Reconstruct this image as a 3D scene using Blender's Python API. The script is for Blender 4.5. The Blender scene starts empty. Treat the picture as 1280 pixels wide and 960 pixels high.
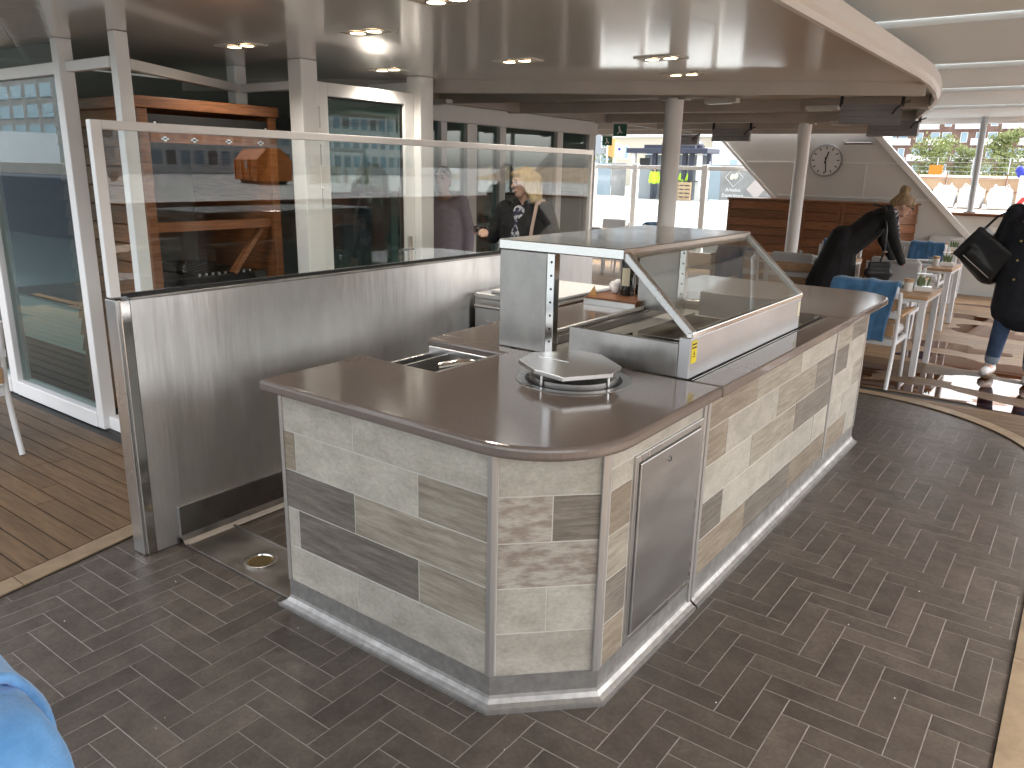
import bpy, bmesh, math, random
from mathutils import Vector, Matrix, Euler
random.seed(7)
sc = bpy.context.scene
COL = sc.collection
R = math.radians

# ------------------------------------------------------------ camera
cam_d = bpy.data.cameras.new('camera'); cam = bpy.data.objects.new('camera', cam_d); COL.objects.link(cam)
yaw, pitch, roll = R(36.244), R(15.487), R(1.254)
fw = Vector((-math.sin(yaw)*math.cos(pitch), math.cos(yaw)*math.cos(pitch), -math.sin(pitch)))
rt = Vector((math.cos(yaw), math.sin(yaw), 0)); up = rt.cross(fw)
r2 = rt*math.cos(roll)+up*math.sin(roll); u2 = -rt*math.sin(roll)+up*math.cos(roll)
cam.matrix_world = Matrix(((r2.x, u2.x, -fw.x, 0), (r2.y, u2.y, -fw.y, 0), (r2.z, u2.z, -fw.z, 1.75), (0, 0, 0, 1)))
cam_d.sensor_width = 36; cam_d.lens = 969.8/1280*36; cam_d.clip_start = .05; cam_d.clip_end = 3000
sc.camera = cam

# ------------------------------------------------------------ sky, sun, exposure (bright overcast)
SUN_EL, SUN_AZ = R(52), R(65)          # azimuth clockwise from +Y
w = bpy.data.worlds.new('World'); sc.world = w; w.use_nodes = True
nt = w.node_tree; bg = nt.nodes['Background']
sky = nt.nodes.new('ShaderNodeTexSky'); sky.sky_type = 'NISHITA'; sky.sun_disc = False
sky.sun_elevation = SUN_EL; sky.sun_rotation = SUN_AZ; sky.air_density = 1.0; sky.dust_density = 4.5; sky.ozone_density = .6
hs = nt.nodes.new('ShaderNodeHueSaturation'); hs.inputs['Saturation'].default_value = .22
nt.links.new(sky.outputs[0], hs.inputs['Color']); nt.links.new(hs.outputs[0], bg.inputs['Color'])
bg.inputs['Strength'].default_value = .15
sd = bpy.data.lights.new('sun', 'SUN'); sun = bpy.data.objects.new('sun', sd); COL.objects.link(sun)
sd.energy = .8; sd.angle = R(40); sd.color = (1, .975, .94)
sun.rotation_euler = Vector((math.sin(SUN_AZ)*math.cos(SUN_EL), math.cos(SUN_AZ)*math.cos(SUN_EL), math.sin(SUN_EL))).to_track_quat('Z', 'Y').to_euler()
vs = sc.view_settings; vs.view_transform = 'Standard'; vs.look = 'None'; vs.gamma = 1; vs.use_curve_mapping = False
vs.exposure = 2.55
cy = sc.cycles; cy.use_denoising = True; cy.max_bounces = 8; cy.diffuse_bounces = 5; cy.glossy_bounces = 5
cy.transparent_max_bounces = 24; cy.caustics_reflective = False; cy.caustics_refractive = False; cy.sample_clamp_indirect = 6

# ------------------------------------------------------------ materials
MATS = {}; ANR = .25
def mat(name, c1, c2=None, rough=.5, metal=0., nscale=6., stretch=(1, 1, 1), detail=5, bump=0., bscale=None, bstretch=None, rvar=0., var=0.,
        spec=.5, coat=0., aniso=0., emit=0., island=False, lo=.35, hi=.65, sheen=0., trans=0., fine=None, coatr=.08, stain=0.):
    m = bpy.data.materials.new(name); m.use_nodes = True; n = m.node_tree; L = n.links.new
    b = n.nodes['Principled BSDF']
    b.inputs['Roughness'].default_value = rough; b.inputs['Metallic'].default_value = metal
    b.inputs['Specular IOR Level'].default_value = spec; b.inputs['Coat Weight'].default_value = coat; b.inputs['Coat Roughness'].default_value = coatr
    if sheen: b.inputs['Sheen Weight'].default_value = sheen
    geo = n.nodes.new('ShaderNodeNewGeometry'); oi = n.nodes.new('ShaderNodeObjectInfo')
    rnd = geo.outputs['Random Per Island'] if island else oi.outputs['Random']
    off = n.nodes.new('ShaderNodeVectorMath'); off.operation = 'MULTIPLY_ADD'
    cb = n.nodes.new('ShaderNodeCombineXYZ')
    for i in range(3): L(rnd, cb.inputs[i])
    L(cb.outputs[0], off.inputs[0]); off.inputs[1].default_value = (31.7, 17.3, 23.9) if var or island else (0, 0, 0); L(geo.outputs['Position'], off.inputs[2])
    def noise(scale, st, det=5):
        mp = n.nodes.new('ShaderNodeMapping'); mp.inputs['Scale'].default_value = st; L(off.outputs[0], mp.inputs[0])
        t = n.nodes.new('ShaderNodeTexNoise'); t.inputs['Scale'].default_value = scale; t.inputs['Detail'].default_value = det; t.inputs['Roughness'].default_value = .6
        L(mp.outputs[0], t.inputs['Vector']); return t.outputs['Fac']
    colout = None
    if c2 is not None:
        rp = n.nodes.new('ShaderNodeValToRGB'); rp.color_ramp.elements[0].position = lo; rp.color_ramp.elements[1].position = hi
        rp.color_ramp.elements[0].color = (*c1, 1); rp.color_ramp.elements[1].color = (*c2, 1)
        L(noise(nscale, stretch, detail), rp.inputs[0]); colout = rp.outputs[0]
    if var:
        h = n.nodes.new('ShaderNodeHueSaturation'); mr = n.nodes.new('ShaderNodeMapRange')
        mr.inputs['To Min'].default_value = 1-var; mr.inputs['To Max'].default_value = 1+var; L(rnd, mr.inputs['Value']); L(mr.outputs[0], h.inputs['Value'])
        if colout: L(colout, h.inputs['Color'])
        else: h.inputs['Color'].default_value = (*c1, 1)
        colout = h.outputs[0]
    for sc_n, st_n, amt in ([(fine[0], fine[1], fine[2])] if fine else [])+([(1.1, (1, 1, 1), stain)] if stain else []):
        vm = n.nodes.new('ShaderNodeVectorMath'); vm.operation = 'MULTIPLY'; mr = n.nodes.new('ShaderNodeMapRange')
        mr.inputs['From Min'].default_value = .3; mr.inputs['From Max'].default_value = .7; mr.inputs['To Min'].default_value = 1-amt; mr.inputs['To Max'].default_value = 1+amt
        L(noise(sc_n, st_n, 8), mr.inputs['Value']); L(mr.outputs[0], vm.inputs[1])
        if colout: L(colout, vm.inputs[0])
        else: vm.inputs[0].default_value = c1
        colout = vm.outputs[0]
    if colout: L(colout, b.inputs['Base Color'])
    else: b.inputs['Base Color'].default_value = (*c1, 1)
    if rvar:
        mr = n.nodes.new('ShaderNodeMapRange'); mr.inputs['From Min'].default_value = .3; mr.inputs['From Max'].default_value = .7
        mr.inputs['To Min'].default_value = max(.02, rough-rvar); mr.inputs['To Max'].default_value = rough+rvar
        L(noise((bscale or nscale), bstretch or stretch), mr.inputs['Value']); L(mr.outputs[0], b.inputs['Roughness'])
    if bump:
        bp = n.nodes.new('ShaderNodeBump'); bp.inputs['Strength'].default_value = 1; bp.inputs['Distance'].default_value = bump
        L(noise(bscale or nscale, bstretch or stretch, 6), bp.inputs['Height']); L(bp.outputs[0], b.inputs['Normal'])
    if aniso:
        b.inputs['Anisotropic'].default_value = aniso
        tg = n.nodes.new('ShaderNodeTangent'); tg.direction_type = 'RADIAL'; tg.axis = 'Z'; b.inputs['Anisotropic Rotation'].default_value = ANR; L(tg.outputs[0], b.inputs['Tangent'])
    if emit:
        b.inputs['Emission Color'].default_value = (*c1, 1); b.inputs['Emission Strength'].default_value = emit
    if trans:
        tr = n.nodes.new('ShaderNodeBsdfTranslucent'); mx = n.nodes.new('ShaderNodeMixShader'); mx.inputs[0].default_value = trans
        tr.inputs[0].default_value = (*c1, 1); L(b.outputs[0], mx.inputs[1]); L(tr.outputs[0], mx.inputs[2]); L(mx.outputs[0], n.nodes['Material Output'].inputs[0])
    MATS[name] = m; return m
def glass(name, tint, ior=1.5, refl=(1, 1, 1), rough=0.):
    m = bpy.data.materials.new(name); m.use_nodes = True; n = m.node_tree; L = n.links.new
    n.nodes.remove(n.nodes['Principled BSDF'])
    tr = n.nodes.new('ShaderNodeBsdfTransparent'); tr.inputs[0].default_value = (*tint, 1)
    gl = n.nodes.new('ShaderNodeBsdfGlossy'); gl.inputs['Color'].default_value = (*refl, 1); gl.inputs['Roughness'].default_value = rough
    g = n.nodes.new('ShaderNodeNewGeometry'); mr = n.nodes.new('ShaderNodeMapRange')
    mr.inputs['To Min'].default_value = ior; mr.inputs['To Max'].default_value = 1/ior; L(g.outputs['Backfacing'], mr.inputs['Value'])
    fr = n.nodes.new('ShaderNodeFresnel'); L(mr.outputs[0], fr.inputs['IOR'])
    mx = n.nodes.new('ShaderNodeMixShader'); L(fr.outputs[0], mx.inputs[0]); L(tr.outputs[0], mx.inputs[1]); L(gl.outputs[0], mx.inputs[2])
    L(mx.outputs[0], n.nodes['Material Output'].inputs[0]); MATS[name] = m; return m

mat('floor_tile', (.06, .0465, .037), (.102, .081, .065), rough=.42, nscale=9, detail=8, var=.13, fine=(70, (1, 1, 1), .22), stain=.18, bump=.0003, bscale=30, rvar=.07, spec=.55)
mat('grout', (.33, .3, .27), (.24, .215, .195), rough=.8, nscale=20)
mat('teak_deck', (.1, .057, .025), (.165, .098, .047), rough=.55, nscale=3, stretch=(1.2, 14, 14), var=.16, bump=.0006, bscale=6, bstretch=(1.5, 22, 22), rvar=.1)  # low light over the left deck is darkened into this teak
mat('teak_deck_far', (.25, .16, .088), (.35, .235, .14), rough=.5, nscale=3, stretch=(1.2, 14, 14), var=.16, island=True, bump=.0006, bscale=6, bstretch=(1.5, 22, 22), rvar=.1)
mat('teak_border', (.21, .15, .09), (.29, .21, .13), rough=.5, nscale=3, stretch=(4, 4, 4), var=.1, bump=.0005)
mat('caulk', (.012, .011, .01), rough=.6)
mat('teak_dark', (.14, .05, .018), (.29, .115, .042), rough=.38, nscale=4, stretch=(1.5, 1.5, 24), var=.22, bump=.0007, bscale=5, bstretch=(2, 2, 40))
mat('teak_light', (.36, .215, .11), (.5, .32, .18), rough=.5, nscale=5, stretch=(3, 3, 26), var=.15, bump=.0005)
mat('wall_steel', (.72, .72, .72), (.78, .78, .785), rough=.4, metal=1, nscale=1.5, stretch=(1, 1.2, .25), aniso=.8, bump=.024, bscale=.9, bstretch=(1, 1.2, .12), rvar=.12, fine=(9, (1, 1.5, .6), .06))
mat('steel', (.55, .54, .525), (.6, .59, .575), rough=.3, metal=1, nscale=2, stretch=(2, 2, .7), rvar=.05)
mat('steel_panel', (.31, .3, .285), (.43, .42, .4), rough=.36, metal=1, nscale=3, stretch=(2, 2, 1.2), rvar=.08)
mat('trim_metal', (.46, .44, .42), rough=.42, metal=.75)
mat('cove_metal', (.4, .39, .375), (.3, .29, .275), rough=.5, metal=.85, nscale=9, rvar=.12, fine=(30, (1, 1, 1), .15))
mat('steel_plate', (.5, .5, .505), (.56, .56, .565), rough=.46, metal=1, nscale=2, rvar=.04)
mat('steel_bright', (.66, .65, .63), rough=.14, metal=1, rvar=.04, nscale=3)
mat('steel_dark', (.3, .29, .28), (.4, .39, .38), rough=.34, metal=1, nscale=4, rvar=.08)
mat('steel_door', (.44, .43, .42), (.5, .49, .475), rough=.33, metal=1, nscale=3, rvar=.05, stretch=(1, 1, 3))
mat('tray_steel', (.2, .18, .16), (.3, .275, .25), rough=.42, metal=.8, nscale=5, rvar=.12, bump=.001)
mat('counter', (.165, .133, .115), (.18, .146, .127), rough=.12, nscale=90, detail=3, spec=.6, stain=.05, rvar=.03, bscale=3)
mat('counter_edge', (.15, .118, .1), rough=.3)
mat('tile_light', (.35, .328, .278), (.455, .43, .372), rough=.4, nscale=4, stretch=(1.6, 1.6, 3), detail=12, var=.1, lo=.36, hi=.62, fine=(60, (1, 1, 1.5), .14), bump=.0005, bscale=30)
mat('tile_vein', (.225, .197, .152), (.385, .35, .285), rough=.4, nscale=3, stretch=(1.5, 1.5, 15), detail=12, var=.12, fine=(26, (1.2, 1.2, 20), .2), bump=.0005, bscale=20)
mat('tile_dark', (.115, .1, .082), (.22, .195, .162), rough=.42, nscale=3.5, stretch=(1.4, 1.4, 18), detail=12, var=.12, fine=(26, (1.2, 1.2, 22), .3), bump=.0005, bscale=20)
mat('tile_brown', (.185, .15, .108), (.31, .26, .2), rough=.42, nscale=3.5, stretch=(1.4, 1.4, 14), detail=12, var=.14, fine=(26, (1.2, 1.2, 22), .26), bump=.0005, bscale=20)
mat('tile_washed', (.25, .208, .172), (.4, .37, .32), rough=.45, nscale=6, stretch=(2.2, 2.2, 7), detail=14, var=.06, lo=.4, hi=.6, fine=(34, (1, 1, 14), .22), bump=.0006, bscale=20)
mat('tile_grout', (.52, .505, .46), rough=.8)
mat('white_paint', (.86, .855, .84), (.9, .895, .88), rough=.35, nscale=2, rvar=.06, bump=.0004, bscale=8)
mat('white_wall', (.7, .69, .66), (.75, .74, .71), rough=.4, nscale=1.2, bump=.002, bscale=1.1)
mat('ceiling_gloss', (.75, .725, .69), (.79, .765, .73), rough=.3, nscale=1, spec=.7, coat=.8, coatr=.1, bump=.0007, bscale=1.6)
mat('ceiling_edge', (.8, .79, .77), rough=.4)
mat('ceiling_back', (.74, .71, .67), (.78, .75, .71), rough=.5, nscale=2)
mat('beam', (.42, .38, .34), (.48, .435, .39), rough=.45, nscale=3)
mat('awning', (.76, .79, .79), rough=.6, trans=.08)
mat('black', (.008, .008, .008), rough=.5)
mat('black_gloss', (.012, .012, .014), rough=.15)
mat('dark_inside', (.2, .195, .185), (.26, .255, .24), rough=.7, nscale=2)
mat('carpet', (.06, .055, .05), rough=.9)
mat('lamp_glow', (1, .78, .5), rough=.4, emit=2.5)
mat('lamp_off', (.75, .7, .6), rough=.3)
mat('fixture', (.6, .58, .55), rough=.4)
mat('grey_fixture', (.27, .275, .285), (.31, .315, .325), rough=.45, nscale=3)
mat('green_sign', (.01, .11, .06), rough=.4)
mat('sign_white', (.8, .8, .8), rough=.5)
mat('cushion', (.5, .5, .5), (.56, .56, .56), rough=.9, nscale=120, bump=.0012, bscale=260, sheen=.2)
mat('blanket', (.03, .105, .22), (.055, .16, .31), rough=.95, nscale=9, detail=7, sheen=.35, bump=.004, bscale=45)
mat('blanket_light', (.085, .25, .52), (.15, .36, .68), rough=.95, nscale=11, detail=7, sheen=.35, bump=.004, bscale=60)
mat('metal_white', (.66, .67, .68), rough=.35, nscale=2)
mat('napkin', (.8, .8, .8), rough=.9)
mat('slate', (.16, .165, .18), rough=.7)
mat('ceramic', (.78, .78, .76), rough=.2)
mat('leafy', (.05, .1, .02), (.11, .17, .04), rough=.6, nscale=30)
mat('bottle', (.006, .008, .007), rough=.06, spec=.7)
mat('paper', (.72, .69, .52), rough=.8)
mat('yellow_sticker', (.75, .62, .01), rough=.5)
mat('orange_cloth', (.5, .26, .08), (.6, .36, .14), rough=.8, nscale=40)
mat('skin', (.56, .34, .26), (.61, .38, .29), rough=.5, nscale=12)
mat('blonde', (.42, .3, .14), (.62, .48, .27), rough=.5, nscale=14, stretch=(6, 6, .8), bump=.006, bscale=30, bstretch=(5, 5, .5))
mat('dark_blonde', (.2, .125, .06), (.42, .3, .16), rough=.5, nscale=12, stretch=(5, 5, 1), bump=.006, bscale=30)
mat('brown_hair', (.05, .03, .02), (.09, .055, .035), rough=.5, nscale=14, bump=.005)
mat('coat_black', (.008, .008, .009), (.013, .013, .015), rough=.85, nscale=7, bump=.03, bscale=4.5, bstretch=(1.5, 1.5, .8))
mat('coat_navy', (.009, .011, .018), (.014, .017, .026), rough=.85, nscale=7, bump=.03, bscale=5)
mat('jeans', (.02, .045, .1), (.05, .09, .17), rough=.85, nscale=9, bump=.006, bscale=14)
mat('jeans_cuff', (.22, .27, .33), rough=.9)
mat('trainer', (.75, .74, .73), rough=.6, nscale=30, bump=.002)
mat('rubber_tan', (.3, .2, .12), rough=.8)
mat('leather_black', (.01, .01, .011), (.016, .016, .018), rough=.35, nscale=20, bump=.003, bscale=25)
mat('scarf_print', (.03, .03, .06), (.55, .55, .6), rough=.9, nscale=25, lo=.5, hi=.56)
mat('strap_pink', (.5, .36, .31), rough=.6)
mat('lavender', (.36, .33, .42), (.42, .39, .48), rough=.9, nscale=20, bump=.004)
mat('hi_vis', (.5, .85, .02), rough=.7)
mat('work_trousers', (.03, .045, .07), rough=.9)
mat('brass', (.5, .36, .14), rough=.3, metal=1)
mat('concrete_quay', (.28, .275, .265), (.4, .392, .38), rough=.8, nscale=.25, stretch=(.4, 2.4, 1), detail=9)
mat('asphalt_line', (.2, .2, .2), rough=.8)
mat('navy_frame', (.025, .03, .05), rough=.4)
mat('banner_grey', (.2, .2, .2), (.29, .285, .28), rough=.7, nscale=1.2)
mat('banner_blue', (.27, .34, .39), rough=.7)
mat('banner_pink', (.45, .39, .37), rough=.7)
mat('yellow_render', (.5, .46, .37), rough=.8)
mat('white_render', (.72, .72, .7), rough=.8)
mat('grey_block', (.3, .33, .36), rough=.7)
mat('brick', (.16, .095, .075), (.235, .15, .12), rough=.85, nscale=.6, detail=8)
mat('window_glass', (.3, .42, .5), rough=.08, spec=.8)
mat('balcony_white', (.75, .76, .76), rough=.5)
mat('hoarding', (.34, .22, .13), (.42, .29, .18), rough=.8, nscale=.6)
mat('rust', (.2, .09, .05), rough=.8)
mat('soil', (.28, .2, .13), (.36, .27, .18), rough=.95, nscale=.4)
mat('bag_white', (.6, .6, .59), (.7, .7, .69), rough=.85, nscale=4, bump=.05, bscale=3)
mat('galv', (.45, .47, .49), rough=.4, metal=.4)
mat('orange_paint', (.68, .19, .012), rough=.45)
mat('red_paint', (.55, .03, .02), rough=.5)
mat('blue_tarp', (.02, .03, .3), rough=.6)
mat('pallet', (.38, .26, .15), (.46, .33, .2), rough=.85, nscale=5)
mat('bark', (.12, .09, .07), rough=.9)
mat('foliage', (.15, .185, .065), (.25, .28, .12), rough=.7, var=.25, island=True, nscale=.8, trans=.3)
mat('water', (.05, .07, .075), rough=.12, bump=.02, bscale=1.2)
mat('interior_green', (.05, .1, .075), rough=.5)
glass('glass_clear', (.95, .97, .96), 1.5)
glass('glass_screen', (.95, .97, .96), 1.42)
glass('glass_wall', (.62, .71, .69), 1.6)
glass('glass_case', (.88, .89, .87), 1.6)
glass('puddle_water', (.72, .56, .46), 1.36, rough=.01)

# ------------------------------------------------------------ mesh helpers
class MB:
    def __init__(s): s.v = []; s.f = []
    def add(s, vs, fs):
        o = len(s.v); s.v += [tuple(v) for v in vs]; s.f += [tuple(i+o for i in f) for f in fs]; return s
    def box(s, a, b, M=None):
        x0, y0, z0 = a; x1, y1, z1 = b
        vs = [Vector(p) for p in ((x0, y0, z0), (x1, y0, z0), (x1, y1, z0), (x0, y1, z0), (x0, y0, z1), (x1, y0, z1), (x1, y1, z1), (x0, y1, z1))]
        if M: vs = [M @ v for v in vs]
        return s.add(vs, ((0, 3, 2, 1), (4, 5, 6, 7), (0, 1, 5, 4), (1, 2, 6, 5), (2, 3, 7, 6), (3, 0, 4, 7)))
    def bar(s, p, q, wd, ht, side=None):            # square bar from p to q
        p, q = Vector(p), Vector(q); d = (q-p).normalized()
        sd_ = Vector(side) if side else (Vector((0, 0, 1)).cross(d) if abs(d.z) < .95 else Vector((1, 0, 0)))
        sd_ = (sd_-d*sd_.dot(d)).normalized(); u = d.cross(sd_)
        vs = [c+sd_*a*wd/2+u*b*ht/2 for c in (p, q) for a, b in ((-1, -1), (1, -1), (1, 1), (-1, 1))]
        return s.add(vs, ((3, 2, 1, 0), (4, 5, 6, 7), (0, 1, 5, 4), (1, 2, 6, 5), (2, 3, 7, 6), (3, 0, 4, 7)))
    def tube(s, pts, r, n=10, caps=True):
        pts = [Vector(p) for p in pts]; rs = r if isinstance(r, (list, tuple)) else [r]*len(pts); o = len(s.v); prev = None
        for i, p in enumerate(pts):
            d = (pts[min(i+1, len(pts)-1)]-pts[max(i-1, 0)]).normalized()
            a = prev if prev is not None else (Vector((1, 0, 0)) if abs(d.x) < .9 else Vector((0, 1, 0)))
            a = (a-d*a.dot(d)).normalized(); b = d.cross(a); prev = a
            for k in range(n):
                t = 2*math.pi*k/n; s.v.append(tuple(p+(a*math.cos(t)+b*math.sin(t))*rs[i]))
        for i in range(len(pts)-1):
            for k in range(n):
                k2 = (k+1) % n; s.f.append((o+i*n+k, o+i*n+k2, o+(i+1)*n+k2, o+(i+1)*n+k))
        if caps: s.f.append(tuple(o+k for k in range(n))[::-1]); s.f.append(tuple(o+(len(pts)-1)*n+k for k in range(n)))
        return s
    def lathe(s, prof, c=(0, 0, 0), n=20, caps=True):
        o = len(s.v); c = Vector(c)
        for r, z in prof:
            for k in range(n):
                t = 2*math.pi*k/n; s.v.append((c.x+r*math.cos(t), c.y+r*math.sin(t), c.z+z))
        for i in range(len(prof)-1):
            for k in range(n):
                k2 = (k+1) % n; s.f.append((o+i*n+k, o+i*n+k2, o+(i+1)*n+k2, o+(i+1)*n+k))
        if caps: s.f.append(tuple(o+k for k in range(n))[::-1]); s.f.append(tuple(o+(len(prof)-1)*n+k for k in range(n)))
        return s
    def prism(s, poly, z0, z1):
        n = len(poly); o = len(s.v)
        s.v += [(x, y, z0) for x, y in poly]+[(x, y, z1) for x, y in poly]
        s.f.append(tuple(o+i for i in range(n))[::-1]); s.f.append(tuple(o+n+i for i in range(n)))
        for i in range(n): j = (i+1) % n; s.f.append((o+i, o+j, o+n+j, o+n+i))
        return s
    def pprism(s, pts, d):                           # polygon in space pushed along d
        n = len(pts); o = len(s.v); pts = [Vector(p) for p in pts]; d = Vector(d)
        s.v += [tuple(p) for p in pts]+[tuple(p+d) for p in pts]
        s.f.append(tuple(o+i for i in range(n))[::-1]); s.f.append(tuple(o+n+i for i in range(n)))
        for i in range(n): j = (i+1) % n; s.f.append((o+i, o+j, o+n+j, o+n+i))
        return s
    def ball(s, c, r, M=None, nu=14, nv=9):
        o = len(s.v); c = Vector(c); r = r if isinstance(r, (tuple, list)) else (r, r, r)
        vs = []
        for j in range(1, nv):
            ph = math.pi*j/nv
            for i in range(nu):
                th = 2*math.pi*i/nu; vs.append(Vector((r[0]*math.sin(ph)*math.cos(th), r[1]*math.sin(ph)*math.sin(th), r[2]*math.cos(ph))))
        vs += [Vector((0, 0, r[2])), Vector((0, 0, -r[2]))]
        if M: vs = [M @ v for v in vs]
        s.v += [tuple(v+c) for v in vs]; T, B = o+len(vs)-2, o+len(vs)-1
        for j in range(nv-2):
            for i in range(nu):
                i2 = (i+1) % nu; s.f.append((o+j*nu+i, o+(j+1)*nu+i, o+(j+1)*nu+i2, o+j*nu+i2))
        for i in range(nu):
            i2 = (i+1) % nu; s.f.append((T, o+i, o+i2)); s.f.append((B, o+(nv-2)*nu+i2, o+(nv-2)*nu+i))
        return s
    def cap(s, p, q, r0, r1, wide=1., side=(1, 0, 0), n=14):   # tapered capsule, cross-section WIDE times broader along SIDE
        p, q = Vector(p), Vector(q); d = (q-p); L = d.length; d = d/L if L > 1e-6 else Vector((0, 0, 1))
        a = Vector(side); a = a-d*a.dot(d)
        if a.length < .1: a = Vector((0, 1, 0))-d*d.y
        a.normalize(); b = d.cross(a); o = len(s.v); rings = []
        for t in (-80, -50, -22): rings.append((p+d*r0*math.sin(R(t)), r0*math.cos(R(t))))
        for k in range(5): t = k/4; rings.append((p+(q-p)*t, r0+(r1-r0)*t))
        for t in (22, 50, 80): rings.append((q+d*r1*math.sin(R(t)), r1*math.cos(R(t))))
        for c, r in rings:
            for k in range(n): th = 2*math.pi*k/n; s.v.append(tuple(c+a*math.cos(th)*r*wide+b*math.sin(th)*r))
        for i in range(len(rings)-1):
            for k in range(n): k2 = (k+1) % n; s.f.append((o+i*n+k, o+i*n+k2, o+(i+1)*n+k2, o+(i+1)*n+k))
        s.f.append(tuple(o+k for k in range(n))[::-1]); s.f.append(tuple(o+(len(rings)-1)*n+k for k in range(n))); return s
    def sweep(s, path, prof, closed=False):          # plan path (x,y), profile (outward offset to the right of travel, z)
        n = len(path); o = len(s.v); m = len(prof)
        for i, p in enumerate(path):
            p = Vector(p); a = Vector(path[i-1]) if (i or closed) else None; c = Vector(path[(i+1) % n]) if (i < n-1 or closed) else None
            d1 = (p-a).normalized() if a is not None else (c-p).normalized(); d2 = (c-p).normalized() if c is not None else d1
            n1 = Vector((d1.y, -d1.x)); n2 = Vector((d2.y, -d2.x)); mt = (n1+n2); mt = mt/mt.dot(n1) if mt.length > .01 else n1
            for of, z in prof: s.v.append((p.x+mt.x*of, p.y+mt.y*of, z))
        for i in range(n if closed else n-1):
            i2 = (i+1) % n
            for k in range(m-1): s.f.append((o+i*m+k, o+i2*m+k, o+i2*m+k+1, o+i*m+k+1))
        return s
def mesh(mb, material, name='mesh', smooth=False):
    me = bpy.data.meshes.new(name); me.from_pydata(mb.v, [], mb.f); me.update()
    if material: me.materials.append(MATS[material] if isinstance(material, str) else material)
    if smooth: me.polygons.foreach_set('use_smooth', [True]*len(me.polygons))
    return me
def link(name, me, parent=None, world=True, bevel=0, seg=2):
    o = bpy.data.objects.new(name, me); COL.objects.link(o)
    if parent is not None:
        o.parent = parent
        if world: o.matrix_parent_inverse = INV.get(parent.name, Matrix())
    if bevel:
        b = o.modifiers.new('bevel', 'BEVEL'); b.width = bevel; b.segments = seg; b.limit_method = 'ANGLE'; b.angle_limit = R(35); b.harden_normals = False
    return o
def obj(name, mb, material, parent=None, world=True, bevel=0, smooth=False, seg=2):
    me = mesh(mb, material, name, smooth)
    if smooth:
        try: me.set_sharp_from_angle(angle=R(40))
        except Exception: pass
    return link(name, me, parent, world, bevel, seg)
INV = {}
def tag(o, label, cat, group=None):
    o['label'] = label; o['category'] = cat
    if group: o['group'] = group
    return o
def thing(name, label, cat, loc=(0, 0, 0), rz=0, group=None):
    o = bpy.data.objects.new(name, None); COL.objects.link(o); o.empty_display_size = .1
    o.location = loc; o.rotation_euler = (0, 0, rz); tag(o, label, cat, group)
    INV[o.name] = (Matrix.Translation(loc) @ Matrix.Rotation(rz, 4, 'Z')).inverted(); return o
def struct(name, mb, material, bevel=0, smooth=False, kind='structure'):
    o = obj(name, mb, material, None, True, bevel, smooth); o['kind'] = kind; return o
def dup(root, loc, rz, label=None, group=None):
    r = root.copy(); COL.objects.link(r); r.location = loc; r.rotation_euler = (0, 0, rz)
    if label: r['label'] = label
    if group: r['group'] = group
    for ch in list(root.children):
        c = ch.copy(); COL.objects.link(c); c.parent = r
        for g in ch.children:
            d = g.copy(); COL.objects.link(d); d.parent = c
    return r
BOXC = {}
def pbox(name, dims, ch, material, parent, M, jig=0):   # chamfered piece, mesh shared between alike pieces; its face looks along local +Z
    k = (round(dims[0], 4), round(dims[1], 4), round(dims[2], 4), material)
    if k not in BOXC:
        x, y, z = dims[0]/2, dims[1]/2, dims[2]; mb = MB()
        vs = [(sx*x, sy*y, 0) for sx, sy in ((-1, -1), (1, -1), (1, 1), (-1, 1))]+[(sx*x, sy*y, z-ch) for sx, sy in ((-1, -1), (1, -1), (1, 1), (-1, 1))]+[(sx*(x-ch), sy*(y-ch), z) for sx, sy in ((-1, -1), (1, -1), (1, 1), (-1, 1))]
        fs = [(3, 2, 1, 0), (8, 9, 10, 11)]
        for a in (0, 4):
            for i in range(4): j = (i+1) % 4; fs.append((a+i, a+j, a+4+j, a+4+i))
        mb.add(vs, fs); BOXC[k] = mesh(mb, material, name)
    o = bpy.data.objects.new(name, BOXC[k]); COL.objects.link(o)
    o.parent = parent
    o.matrix_parent_inverse = INV.get(parent.name, Matrix()) if parent else Matrix()
    o.matrix_basis = M
    return o
def blob(name, mb, material, parent=None, voxel=.01, smooth=2, world=False):
    tmp = bpy.data.objects.new('tmp', mesh(mb, material)); COL.objects.link(tmp)
    r = tmp.modifiers.new('r', 'REMESH'); r.mode = 'VOXEL'; r.voxel_size = voxel; r.use_smooth_shade = True
    if smooth: sm = tmp.modifiers.new('s', 'SMOOTH'); sm.factor = .5; sm.iterations = smooth
    dg = bpy.context.evaluated_depsgraph_get(); me = bpy.data.meshes.new_from_object(tmp.evaluated_get(dg))
    bpy.data.objects.remove(tmp); me.name = name
    if not me.materials: me.materials.append(MATS[material])
    return link(name, me, parent, world)

# ============================================================ SETTING
Mt = Matrix.Translation
def inview(p, mx=0.02):
    v = cam.matrix_world.inverted() @ Vector(p)
    if v.z > -.1: return False
    k = 969.8/1280; x = v.x/-v.z*k; y = v.y/-v.z*k
    return abs(x) < .5+mx and abs(y) < .375+mx
cam_inv = cam.matrix_world.inverted()

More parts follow.
